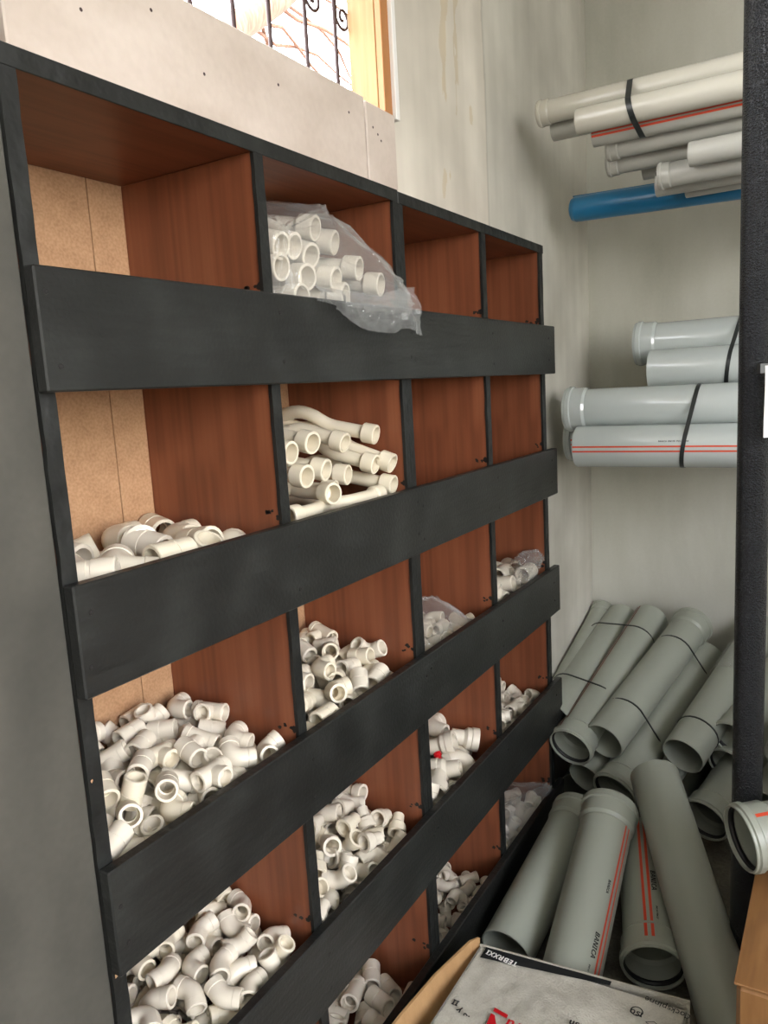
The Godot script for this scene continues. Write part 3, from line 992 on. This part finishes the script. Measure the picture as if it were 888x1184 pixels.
	tag(part("strap", band([[Vector3(0.228, 1.811, -1.85), r2], [Vector3(0.228, 1.754, -1.78), 0.027], [Vector3(0.228, 1.735, -1.832), 0.025]], Vector3(0.228, 1.76, -1.82), Vector3.BACK, Vector3.UP, Vector3(-0.22, 0, 0), 0.012, 0.0015), st, self), "black plastic strap round the pale pipes of the top rack", "strap")
	# the blue roll: slightly faceted, folded film at its end
	var bl := thing("blue_roll", "long blue film-wrapped roll, lowest on the top rack", "roll", Vector3(0.006, 1.632, -2.06))
	var dirn := (Vector3(xr, 1.566 + 0.03, -2.06) - bl.position).normalized()
	var bx := Vector3.UP.cross(dirn).normalized()
	bl.basis = Basis(bx, dirn.cross(bx), dirn)
	var rings := []
	for q in [[0.0, 0.0], [0.0, 0.020], [0.004, 0.027], [0.014, 0.0315], [0.03, 0.032], [1.48, 0.032], [1.48, 0.0]]:
		rings.append([Vector3(0, 0, q[0]), Vector3.RIGHT, Vector3.UP, q[1]])
	var bb := Buf.new()
	add_rings(bb, rings, 16)
	part("wrapped_core", bb.mesh(), M.blue, bl)
	var fold := Buf.new()
	add_box(fold, Vector3(-0.004, 0.0305, 0.006), Vector3(0.012, 0.0335, 1.47), 0.001)
	part("film_fold", fold.mesh(), M.blue, bl)

func build_floor_pipes():
	var r := 0.052
	var gm := M.pvc_green_shaded as Material
	# the pile against the back wall
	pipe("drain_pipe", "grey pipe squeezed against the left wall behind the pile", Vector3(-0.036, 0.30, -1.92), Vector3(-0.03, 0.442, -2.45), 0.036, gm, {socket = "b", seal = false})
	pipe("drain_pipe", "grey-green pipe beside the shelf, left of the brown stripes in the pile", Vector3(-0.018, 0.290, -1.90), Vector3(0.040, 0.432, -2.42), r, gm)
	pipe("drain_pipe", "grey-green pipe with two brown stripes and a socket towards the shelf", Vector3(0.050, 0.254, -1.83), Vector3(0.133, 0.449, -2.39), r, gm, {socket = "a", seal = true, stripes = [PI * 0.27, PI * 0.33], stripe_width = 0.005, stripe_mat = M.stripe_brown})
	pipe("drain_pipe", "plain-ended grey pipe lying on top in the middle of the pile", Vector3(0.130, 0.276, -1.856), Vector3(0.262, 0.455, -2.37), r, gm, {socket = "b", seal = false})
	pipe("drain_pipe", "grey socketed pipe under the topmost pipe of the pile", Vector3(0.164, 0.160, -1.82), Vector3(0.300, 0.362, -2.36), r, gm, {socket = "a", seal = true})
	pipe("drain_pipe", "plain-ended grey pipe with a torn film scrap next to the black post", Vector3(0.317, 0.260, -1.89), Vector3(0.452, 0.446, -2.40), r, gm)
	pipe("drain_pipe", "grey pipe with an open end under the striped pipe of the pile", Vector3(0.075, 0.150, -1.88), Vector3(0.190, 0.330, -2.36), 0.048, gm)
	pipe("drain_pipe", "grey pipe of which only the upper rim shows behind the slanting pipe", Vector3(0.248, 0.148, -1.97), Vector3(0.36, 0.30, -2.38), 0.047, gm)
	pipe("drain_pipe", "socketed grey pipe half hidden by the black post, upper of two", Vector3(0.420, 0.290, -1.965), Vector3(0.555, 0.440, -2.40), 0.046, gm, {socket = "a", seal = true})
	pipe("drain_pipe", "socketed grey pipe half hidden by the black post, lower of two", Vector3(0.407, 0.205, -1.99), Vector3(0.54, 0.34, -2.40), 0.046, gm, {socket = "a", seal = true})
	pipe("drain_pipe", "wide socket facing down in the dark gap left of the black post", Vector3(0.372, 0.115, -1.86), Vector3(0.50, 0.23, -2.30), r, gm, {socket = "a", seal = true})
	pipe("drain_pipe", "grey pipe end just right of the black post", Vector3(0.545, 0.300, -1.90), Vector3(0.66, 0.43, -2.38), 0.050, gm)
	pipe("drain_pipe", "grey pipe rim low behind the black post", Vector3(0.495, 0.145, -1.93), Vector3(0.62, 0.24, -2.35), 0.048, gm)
	# bottom layer on the floor, in the dark
	var g := "pipes of the bottom layer under the pile"
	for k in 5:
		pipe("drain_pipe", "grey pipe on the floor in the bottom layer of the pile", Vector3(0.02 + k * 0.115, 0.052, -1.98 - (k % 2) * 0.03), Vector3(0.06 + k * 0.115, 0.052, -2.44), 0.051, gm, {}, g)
	# wires that tie the pile
	for q in [[0.22, "far"], [0.74, "near"]]:
		var t: float = 1.0 - q[0]
		var a := Vector3(-0.012, 0.318, -1.94).lerp(Vector3(0.028, 0.435, -2.42), t)
		var b := Vector3(0.043, 0.254, -1.83).lerp(Vector3(0.133, 0.449, -2.39), t)
		var c := Vector3(0.130, 0.276, -1.856).lerp(Vector3(0.262, 0.455, -2.37), t)
		var d := Vector3(0.164, 0.160, -1.82).lerp(Vector3(0.300, 0.362, -2.36), t)
		var ax := Vector3(0.15, 0.34, -0.93).normalized()
		var u := Vector3.UP.cross(ax).normalized()
		tag(part("tie_wire", band([[a, r], [b, r]], (a + b) / 2, u, ax.cross(u), Vector3.ZERO, 0.0042, 0.0016), M.strap, self), "%s black tie round the two pipes next to the shelf" % q[1], "tie")
		tag(part("tie_wire", band([[c, r], [d, r]], (c + d) / 2, u, ax.cross(u), Vector3.ZERO, 0.0042, 0.0016), M.strap, self), "%s black tie round the topmost pipe and the one below it" % q[1], "tie")
	var fa := Vector3(0.317, 0.260, -1.89).lerp(Vector3(0.452, 0.446, -2.40), 0.16)
	var ax2 := Vector3(0.24, 0.33, -0.91).normalized()
	var u2 := Vector3.UP.cross(ax2).normalized()
	tag(part("tie_wire", band([[fa, r]], fa, u2, ax2.cross(u2), Vector3.ZERO, 0.0042, 0.0016), M.strap, self), "black tie near the open end of the pipe by the post", "tie")
	# scrap of clear film on the pipe by the post
	rng.seed = 31
	var P := []
	var fc := Vector3(0.317, 0.260, -1.89)
	var fd := (Vector3(0.452, 0.446, -2.40) - fc).normalized()
	var fx := Vector3.UP.cross(fd).normalized()
	var fy := fd.cross(fx)
	for j in 9:
		var row := []
		for k in 12:
			var an := lerpf(0.15, 2.5, k / 11.0)
			var rr := r + 0.003 + rng.randf_range(0.0, 0.005)
			row.append(fc + fd * (0.30 + j * 0.016 + rng.randf_range(-0.006, 0.006)) + (fx * cos(an) + fy * sin(an)) * rr)
		P.append(row)
	tag(part("film_scrap", sheet(P), M.film, self), "torn scrap of clear film on the pipe beside the black post", "film")
	# loose pipes in front
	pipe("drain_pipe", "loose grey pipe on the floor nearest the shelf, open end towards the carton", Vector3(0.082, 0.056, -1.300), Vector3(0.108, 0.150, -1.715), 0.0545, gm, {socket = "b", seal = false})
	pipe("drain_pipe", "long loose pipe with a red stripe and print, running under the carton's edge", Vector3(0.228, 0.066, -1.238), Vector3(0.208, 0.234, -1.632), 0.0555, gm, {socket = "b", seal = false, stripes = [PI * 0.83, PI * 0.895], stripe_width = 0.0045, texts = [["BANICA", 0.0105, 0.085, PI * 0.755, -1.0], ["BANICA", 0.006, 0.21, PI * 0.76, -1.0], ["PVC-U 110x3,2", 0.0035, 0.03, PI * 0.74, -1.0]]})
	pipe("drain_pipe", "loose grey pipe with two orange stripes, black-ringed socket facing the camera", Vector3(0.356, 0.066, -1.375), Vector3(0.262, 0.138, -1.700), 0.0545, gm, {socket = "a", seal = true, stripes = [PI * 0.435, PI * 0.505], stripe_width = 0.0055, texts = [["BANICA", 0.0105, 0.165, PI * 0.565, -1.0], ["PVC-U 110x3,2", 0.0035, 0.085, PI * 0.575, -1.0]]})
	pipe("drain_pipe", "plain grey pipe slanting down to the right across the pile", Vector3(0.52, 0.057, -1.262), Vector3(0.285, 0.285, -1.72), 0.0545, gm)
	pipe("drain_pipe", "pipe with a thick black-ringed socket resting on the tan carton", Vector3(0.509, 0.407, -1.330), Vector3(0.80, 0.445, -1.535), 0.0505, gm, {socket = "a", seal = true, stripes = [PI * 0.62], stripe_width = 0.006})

func build_cartons():
	# flat whitish carton with print
	var c := thing("printed_carton", "flat whitish printed carton with a black strip, lying at the bottom edge", "carton", Vector3(0.26, 0.0, -1.0))
	var o := -c.position
	var x0 := 0.074
	var x1 := 0.446
	var zb := -1.200
	var zf := -0.80
	var yt := 0.140
	# dented lid: grid with creases
	rng.seed = 5
	var f := FastNoiseLite.new()
	f.seed = 12
	f.frequency = 9.0
	f.fractal_octaves = 3
	var P := []
	for j in 41:
		var row := []
		for k in 41:
			var u := k / 40.0
			var v := j / 40.0
			var x := lerpf(x0, x1, u)
			var z := lerpf(zb - 0.02 * u + 0.006, zf, v)
			var y := yt - 0.004 + f.get_noise_2d(x, z) * 0.004
			for cr in [0.14, 0.38, 0.55, 0.75]:
				var dd := absf(u - cr - 0.04 * (v - 0.5))
				if dd < 0.012: y += 0.0022 * (1.0 - dd / 0.012)
			if u < 0.03 or v < 0.02 or u > 0.97: y = yt - 0.001
			row.append(Vector3(x, y, z) + o)
		P.append(row)
	part("lid", sheet(P), M.carton, c)
	var b := Buf.new()
	add_box(b, Vector3(x0, 0.003, zb + 0.002) + o, Vector3(x0 + 0.004, yt - 0.001, zf) + o, 0.001)
	add_box(b, Vector3(x1 - 0.004, 0.003, zb - 0.016) + o, Vector3(x1, yt - 0.001, zf) + o, 0.001)
	add_box(b, Vector3(x0, 0.003, zf - 0.004) + o, Vector3(x1, yt - 0.003, zf) + o, 0.001)
	part("walls", b.mesh(), M.carton, c)
	var bk := Buf.new()
	var A := Vector3(x0, 0.0, zb) + o
	var B := Vector3(x1, 0.0, zb - 0.036) + o
	for q in [[0.003, yt + 0.003]]:
		var d := Vector3(0, 0, 0.003)
		var lo := Vector3(0, q[0], 0)
		var hi := Vector3(0, q[1], 0)
		bk.quad(A + lo, B + lo, B + hi, A + hi)
		bk.quad(A + lo + d, A + hi + d, B + hi + d, B + lo + d)
		bk.quad(A + hi, B + hi, B + hi + d, A + hi + d)
	part("back_flap", bk.mesh(), M.carton, c)
	# the black strip printed along the back edge, tapering to the right
	var bs := Buf.new()
	var ys := yt + 0.0016
	var n := 12
	for k in n:
		var u0 := 0.035 + 0.62 * k / n
		var u1 := 0.035 + 0.62 * (k + 1) / n
		var q := []
		for u in [u0, u1]:
			var w: float = 0.030 * (1.0 - (u - 0.035) / 0.95)
			var xx := lerpf(x0, x1, u)
			var zz := lerpf(zb, zb - 0.036, u) + 0.004
			q.append([Vector3(xx, ys, zz) + o, Vector3(xx, ys, zz + w) + o])
		_face(bs, [q[0][0], q[1][0], q[1][1], q[0][1]], Vector3.UP)
	part("black_strip", bs.mesh(), M.ink, c)
	var write := func(text, size, at, ang, m, bold := true):
		var t := TextMesh.new()
		t.text = text
		t.font = font(bold)
		t.font_size = 32
		t.pixel_size = size / 24.0
		t.depth = 0.0004
		t.curve_step = 2.0
		var p := part("print", t, m, c)
		p.basis = Basis(Vector3.UP, ang) * Basis(Vector3.RIGHT, -PI / 2)
		p.position = at + o
	# read from the far side of the box: the print stands on its head for the camera
	write.call("TEBRXXI", 0.012, Vector3(0.124, ys + 0.0008, -1.183), PI - 0.09, M.paper)
	write.call("nodru", 0.019, Vector3(0.222, yt + 0.0016, -1.050), PI - 0.03, M.red)
	write.call("ISO", 0.010, Vector3(0.372, yt + 0.0016, -1.170), PI - 0.08, M.ink)
	write.call("Cockspinne", 0.011, Vector3(0.415, yt + 0.0016, -1.205), PI - 0.10, M.ink, false)
	write.call("usn", 0.012, Vector3(0.292, yt + 0.0016, -1.100), PI, M.ink)
	write.call("II", 0.012, Vector3(0.093, yt + 0.0016, -1.050), PI, M.ink)
	write.call("Y", 0.012, Vector3(0.107, yt + 0.0016, -1.040), PI - 0.4, M.ink)
	write.call("?", 0.012, Vector3(0.122, yt + 0.0016, -1.034), PI * 0.5, M.ink)
	# red triangle mark with a bar
	var tri := Buf.new()
	var yy := yt + 0.0016
	_face(tri, [Vector3(0.158, yy, -1.071) + o, Vector3(0.184, yy, -1.067) + o, Vector3(0.184, yy, -1.059) + o, Vector3(0.158, yy, -1.063) + o], Vector3.UP)
	_face(tri, [Vector3(0.157, yy, -1.057) + o, Vector3(0.164, yy, -1.056) + o, Vector3(0.186, yy, -1.018) + o, Vector3(0.160, yy, -1.016) + o], Vector3.UP)
	part("red_mark", tri.mesh(), M.red, c)
	# ring round ISO, diamond, and a framed symbol
	var ring := Buf.new()
	for k in 28:
		var a0 := TAU * k / 28
		var a1 := TAU * (k + 1) / 28
		var cc := Vector3(0.372, yy, -1.1735) + o
		_face(ring, [cc + Vector3(cos(a0), 0, sin(a0)) * 0.0085, cc + Vector3(cos(a1), 0, sin(a1)) * 0.0085, cc + Vector3(cos(a1), 0, sin(a1)) * 0.0105, cc + Vector3(cos(a0), 0, sin(a0)) * 0.0105], Vector3.UP)
	part("ring_mark", ring.mesh(), M.ink, c)
	var frames := Buf.new()
	for q in [[Vector3(0.402, yy, -1.158), 4, 0.013, 0.0105, 0.0, 0.55], [Vector3(0.436 - 0.006, yy, -1.148), 4, 0.013, 0.0108, PI / 4, 1.0]]:
		for k in 4:
			var a0: float = TAU * k / 4 + q[4]
			var a1: float = TAU * (k + 1) / 4 + q[4]
			var e0 := Vector3(cos(a0), 0, sin(a0) * q[5])
			var e1 := Vector3(cos(a1), 0, sin(a1) * q[5])
			_face(frames, [q[0] + o + e0 * q[3], q[0] + o + e1 * q[3], q[0] + o + e1 * q[2], q[0] + o + e0 * q[2]], Vector3.UP)
	part("frame_marks", frames.mesh(), M.ink, c)
	# brown open carton flap standing between the shelf and the printed carton
	var k := thing("brown_carton", "open brown cardboard carton flap between the shelf and the printed carton", "carton", Vector3(0.03, 0.0, -1.05))
	var ko := -k.position
	var kb := Buf.new()
	var top := [Vector3(0.066, 0.150, -1.205), Vector3(0.056, 0.152, -1.188), Vector3(0.034, 0.150, -1.08), Vector3(0.022, 0.147, -0.98), Vector3(0.012, 0.142, -0.85)]
	var bot := [Vector3(0.070, 0.003, -1.198), Vector3(0.070, 0.003, -1.17), Vector3(0.070, 0.003, -1.07), Vector3(0.070, 0.003, -0.98), Vector3(0.070, 0.003, -0.85)]
	var th := Vector3(0.0045, 0.0, 0.0)
	for j in 4:
		kb.quad(top[j] + ko, bot[j] + ko, bot[j + 1] + ko, top[j + 1] + ko)
		kb.quad(top[j] + th + ko, top[j + 1] + th + ko, bot[j + 1] + th + ko, bot[j] + th + ko)
		kb.quad(top[j] + ko, top[j + 1] + ko, top[j + 1] + th + ko, top[j] + th + ko)
	kb.quad(top[0] + ko, top[0] + th + ko, bot[0] + th + ko, bot[0] + ko)
	part("flap", kb.mesh(), M.kraft, k)
	# tan carton under the right-hand socket
	var t := thing("tan_carton", "tall tan cardboard box at the right bottom edge", "carton", Vector3(0.65, 0.0, -1.36))
	part("box", box(Vector3(-0.115, 0.001, -0.01), Vector3(0.2, 0.334, 0.29), 0.006), M.kraft_box, t)
	part("top_flap", box(Vector3(-0.118, 0.3345, -0.008), Vector3(0.04, 0.338, 0.29), 0.001), M.kraft_box, t)
	# unseen cartons added beyond the frame to keep daylight off the corner floor
	var hts := [0.0, 0.34]
	for j in 2:
		var e := thing("added_shade_carton", ["lower unseen brown carton added right of the post to shade the floor", "upper unseen brown carton added right of the post to shade the floor"][j], "carton", Vector3(1.25, hts[j], -1.45), "unseen cartons added right of the post")
		part("box", box(Vector3(-0.3, 0.001, -0.4), Vector3(0.3, 0.335, 0.4), 0.004), M.kraft_box, e)
		part("packing_tape", box(Vector3(-0.3005, 0.335, -0.03), Vector3(0.3005, 0.3358, 0.03), 0.0), M.kraft, e)

func build_fittings():
	var el := ["elbow", 1.0, "elbow_fitting", "white plastic elbow", "white elbows"]
	var oe := ["offset_elbow", 1.0, "offset_elbow_fitting", "white plastic half-bend elbow", "white half-bend elbows"]
	var cp := ["coupling", 1.0, "coupling_fitting", "white plastic coupling", "white couplings"]
	var te := ["tee", 1.0, "tee_fitting", "white plastic tee", "white tees"]
	var rd := ["reducer", 1.0, "reducer_fitting", "white plastic reducer", "white reducers"]
	var fw := [M.fitting, M.fitting, M.fitting_cream]
	var bin := func(r, c, inset := 0.0): return {x0 = SHELF_BACK, x1 = -0.009, z0 = COLS[c][0] - inset, z1 = COLS[c][1] + inset, floor = FLOORS[r]}
	var rise := func(front, back): return func(x, z): return lerpf(front, back, clampf((-0.03 - x) / 0.2, 0, 1))
	# second row, first bin: big elbows
	fill_bin(bin.call(1, 0), [el, el, el, cp], 0.0205, rise.call(1.046, 1.042), 60, 201, "in second-row leftmost bin", [M.fitting, M.fitting_cream])
	# third row
	fill_bin(bin.call(2, 0), [te, te, el, cp], 0.0143, func(x, z): return lerpf(0.734, 0.772, clampf((-0.02 - x) / 0.18, 0, 1)) + clampf((z + 0.75) * 0.05, -0.01, 0.02), 190, 301, "in third-row leftmost bin", fw)
	fill_bin(bin.call(2, 1), [el, el, te, el, cp], 0.0155, func(x, z): return lerpf(0.74, 0.784, clampf((-0.03 - x) / 0.2, 0, 1)), 110, 302, "in third-row second bin", [M.fitting_cream, M.fitting])
	# fourth row
	fill_bin(bin.call(3, 0), [oe, oe, el, oe], 0.0142, rise.call(0.430, 0.472), 200, 401, "in fourth-row leftmost bin", fw)
	fill_bin(bin.call(3, 1), [oe, el, oe, rd], 0.0157, rise.call(0.426, 0.486), 130, 402, "in fourth-row second bin", fw)
	fill_bin(bin.call(3, 2), [[te[0], 1.0, te[2], te[3], te[4]], [rd[0], 1.2, rd[2], rd[3], rd[4]], el], 0.0205, rise.call(0.432, 0.476), 55, 403, "in mixed fourth-row third bin", [M.fitting, M.fitting])
	fill_bin(bin.call(3, 3), [el, el, te], 0.0165, rise.call(0.418, 0.428), 60, 404, "in fourth-row rightmost bin", [M.fitting])
	# fifth row
	fill_bin(bin.call(4, 1), [te, cp, cp, el], 0.018, rise.call(0.078, 0.105), 60, 501, "in bottom-row second bin", [M.fitting, M.fitting])
	fill_bin(bin.call(4, 2), [el, el, te], 0.0128, rise.call(0.075, 0.105), 120, 502, "in bottom-row third bin", [M.fitting, M.fitting])
	# bagged fittings
	var s1 := []
	fill_bin({x0 = -0.23, x1 = -0.02, z0 = -1.20, z1 = -1.49, floor = FLOORS[2] + 0.002}, [el, te], 0.0135, rise.call(0.708, 0.738), 70, 303, "in third-row bag", [M.fitting_cream])
	var s2 := []
	fill_bin({x0 = -0.24, x1 = -0.012, z0 = -1.54, z1 = -1.846, floor = FLOORS[2] + 0.002}, [cp, te, cp], 0.021, rise.call(0.752, 0.762), 36, 304, "in third-row rightmost bin", [M.fitting])
	s2 = [[Vector3(-0.05, 0.735, -1.80), 0.026], [Vector3(-0.03, 0.73, -1.75), 0.022], [Vector3(-0.035, 0.752, -1.835), 0.012], [Vector3(-0.06, 0.72, -1.78), 0.02]]
	var s3 := []
	fill_bin({x0 = -0.24, x1 = -0.012, z0 = -1.54, z1 = -1.845, floor = FLOORS[4] + 0.002}, [el, te], 0.0155, rise.call(0.112, 0.105), 45, 503, "in bottom-row bag", [M.fitting])
	for q in [[Vector3(-0.2, 0.69, -1.24), 0.035], [Vector3(-0.06, 0.68, -1.25), 0.03], [Vector3(-0.16, 0.725, -1.3), 0.02], [Vector3(-0.05, 0.68, -1.42), 0.025], [Vector3(-0.2, 0.69, -1.45), 0.03], [Vector3(-0.12, 0.728, -1.42), 0.016]]: s1.append(q)
	for q in [[Vector3(-0.2, 0.06, -1.58), 0.03], [Vector3(-0.05, 0.07, -1.58), 0.03], [Vector3(-0.1, 0.105, -1.66), 0.02], [Vector3(-0.03, 0.105, -1.78), 0.022], [Vector3(-0.2, 0.07, -1.8), 0.03], [Vector3(-0.02, 0.118, -1.82), 0.012]]: s3.append(q)
	tag(part("plastic_bag", bag_mesh(s1, 0.004, 61, Vector3(-0.25, 0.66, -1.505), Vector3(-0.011, 0.76, -1.19)), M.film, self), "clear plastic bag of small fittings in the third-row bin third from left", "bag")
	tag(part("plastic_bag", bag_mesh(s2, 0.004, 62, Vector3(-0.25, 0.66, -1.848), Vector3(-0.011, 0.775, -1.54)), M.film, self), "clear plastic bag over a white coupling in the third-row bin farthest right", "bag")
	tag(part("plastic_bag", bag_mesh(s3, 0.005, 63, Vector3(-0.25, 0.03, -1.849), Vector3(0.03, 0.15, -1.54)), M.film, self), "clear crumpled plastic bag spilling out of the bottom-row bin farthest right", "bag")
	# a red plug among the mixed fittings
	var plug := thing("red_plug", "small red plastic plug among the mixed white fittings", "plug", Vector3(-0.085, 0.428, -1.355))
	part("cap", lathe([[0.0, 0.0], [0.0, 0.009], [0.006, 0.009], [0.006, 0.006], [0.016, 0.0055], [0.016, 0.0]], 12), M.red, plug)
	plug.rotation = Vector3(0.6, 0.9, 0.2)
	# saddle bends in the second-row bin: mouths towards the aisle
	var g := "white saddle bends lying in the second-row bin second from left"
	var spots := [[-0.05, 1.124, -1.128, 8, 12, 60], [-0.06, 1.117, -1.047, 3, 16, -70], [-0.035, 1.076, -1.098, 5, 14, 100], [-0.02, 1.074, -1.128, 5, 20, 90],
		[-0.03, 1.128, -0.918, -6, 10, 95], [-0.035, 1.118, -0.872, 0, 6, 80], [-0.03, 1.084, -0.948, 6, 10, 85], [-0.022, 1.082, -0.888, -3, 5, 100],
		[-0.02, 1.037, -1.128, 5, 10, 90], [-0.06, 1.064, -1.05, 10, 6, 80], [-0.03, 1.046, -0.962, -14, 0, 90], [-0.055, 1.044, -1.005, 16, 4, 85], [-0.04, 1.005, -0.86, 0, 0, 90], [-0.03, 1.003, -0.905, 0, 0, 90], [-0.03, 1.003, -1.06, 0, 0, 90], [-0.03, 1.0, -1.11, 0, 0, 90]]
	for k in spots.size():
		var q = spots[k]
		var o := MeshInstance3D.new()
		o.mesh = FIT.bend.mesh
		o.material_override = M.fitting_cream
		o.name = numbered("saddle_bend")
		add_child(o)
		# local +z runs from the mouth into the bin (towards -x), rising to the back
		var d := Vector3(-1, 0, 0).rotated(Vector3.UP, deg_to_rad(q[3])).rotated(Vector3.BACK, deg_to_rad(-q[4]))
		var x := Vector3.UP.cross(d).normalized()
		o.basis = Basis(x, d.cross(x), d) * Basis(Vector3.BACK, deg_to_rad(q[5]))
		o.basis = o.basis.scaled(Vector3.ONE * 1.1)
		o.position = Vector3(q[0], q[1], q[2])
		tag(o, "white saddle bend, socket %s in the stack, second-row bin second from left" % stack_words(q[1], 1.02, 1.13, q[2], -0.83, -1.15), "fitting", g)
	# one bend lying across in front
	var ob := MeshInstance3D.new()
	ob.mesh = FIT.bend.mesh
	ob.material_override = M.fitting_cream
	ob.name = numbered("saddle_bend")
	add_child(ob)
	ob.basis = Basis(Vector3.UP, deg_to_rad(-3)) * Basis(Vector3.BACK, deg_to_rad(180))
	ob.position = Vector3(-0.032, 1.026, -1.10)
	tag(ob, "white plastic saddle bend lying crosswise at the front of the second-row bin", "fitting")
	# bagged bends in the top row
	var bs := []
	var gb := "white saddle bends inside the bag of the top-row bin"
	var bag_spots := [[-0.035, 1.408, -0.915, 4, 14, 90], [-0.02, 1.400, -0.865, 0, 16, 80], [-0.02, 1.372, -0.862, 0, 8, 100], [-0.02, 1.364, -0.920, -6, 8, 90], [-0.015, 1.366, -0.985, 8, 12, 90], [-0.02, 1.336, -0.905, 0, 2, 85],
		[-0.012, 1.344, -1.005, 14, 4, 90], [-0.05, 1.445, -0.99, 10, 12, 80], [-0.05, 1.43, -1.04, 14, 12, 100], [-0.03, 1.392, -1.075, 12, 10, 90], [-0.02, 1.37, -1.122, 10, 8, 90], [-0.05, 1.315, -0.86, 0, 0, 90], [-0.05, 1.315, -0.96, 0, 0, 90], [-0.05, 1.315, -1.05, 0, 0, 90], [-0.04, 1.40, -0.96, -4, 18, 90]]
	for k in bag_spots.size():
		var q = bag_spots[k]
		var o := MeshInstance3D.new()
		o.mesh = FIT.bend.mesh
		o.material_override = M.fitting
		o.name = numbered("saddle_bend")
		add_child(o)
		var d := Vector3(-1, 0, 0).rotated(Vector3.UP, deg_to_rad(q[3])).rotated(Vector3.BACK, deg_to_rad(-q[4]))
		var x := Vector3.UP.cross(d).normalized()
		o.basis = Basis(x, d.cross(x), d) * Basis(Vector3.BACK, deg_to_rad(q[5]))
		o.basis = o.basis.scaled(Vector3.ONE * 1.22)
		o.position = Vector3(q[0], q[1], q[2])
		tag(o, "white saddle bend, socket %s inside the top-row bag" % stack_words(q[1], 1.32, 1.45, q[2], -0.83, -1.15), "fitting", gb)
		for t in [0.0, 0.1, 0.2]:
			bs.append([o.position + d * t, 0.021])
	bs.append([Vector3(0.0, 1.34, -1.14), 0.012])
	var bag := thing("plastic_bag", "clear plastic bag of saddle bends hanging over the top front board", "bag", Vector3(0, 1.331, -1.0))
	var bm := part("film", bag_mesh(bs, 0.005, 66, Vector3(-0.25, 1.28, -1.15), Vector3(0.05, 1.502, -0.829)), M.film, bag)
	bm.position = -bag.position
	var P := []
	var f := FastNoiseLite.new()
	f.seed = 77
	f.frequency = 22.0
	for j in 18:
		var row := []
		for k in 36:
			var u := k / 35.0
			var v := j / 17.0
			var z := lerpf(-0.885, -1.165, u)
			var drop := lerpf(0.008, 0.046, smoothstep(0.0, 0.45, u)) - 0.008 * smoothstep(0.7, 0.8, u) + 0.01 * smoothstep(0.85, 1.0, u)
			var y := 1.345 + 0.02 * smoothstep(0.55, 1.0, u) - v * (drop + 0.012 + 0.02 * smoothstep(0.55, 1.0, u))
			var xo := 0.014 + 0.016 * sin(v * PI * 0.8) + f.get_noise_2d(z, y) * 0.012 + f.get_noise_2d(z * 3.0, y * 0.6) * 0.006
			row.append(Vector3(maxf(xo, 0.0095), y, z) - bag.position)
		P.append(row)
	part("hanging_mouth", sheet(P), M.film, bag)
	# a threaded brass-and-white adaptor among the big elbows
	var ad := thing("threaded_adaptor", "white adaptor with a metal thread insert among the big elbows", "fitting", Vector3(-0.125, 1.026, -0.665))
	part("body", lathe([[0.0, 0.016], [0.001, 0.021], [0.03, 0.021], [0.032, 0.017], [0.034, 0.0]], 20), M.fitting, ad)
	part("metal_insert", lathe([[-0.0005, 0.0155], [-0.0005, 0.0125], [0.004, 0.0115], [0.008, 0.0125], [0.012, 0.0115], [0.012, 0.0]], 20), M.metal, ad)
	ad.rotation = Vector3(0.15, PI + 0.9, 0.0)
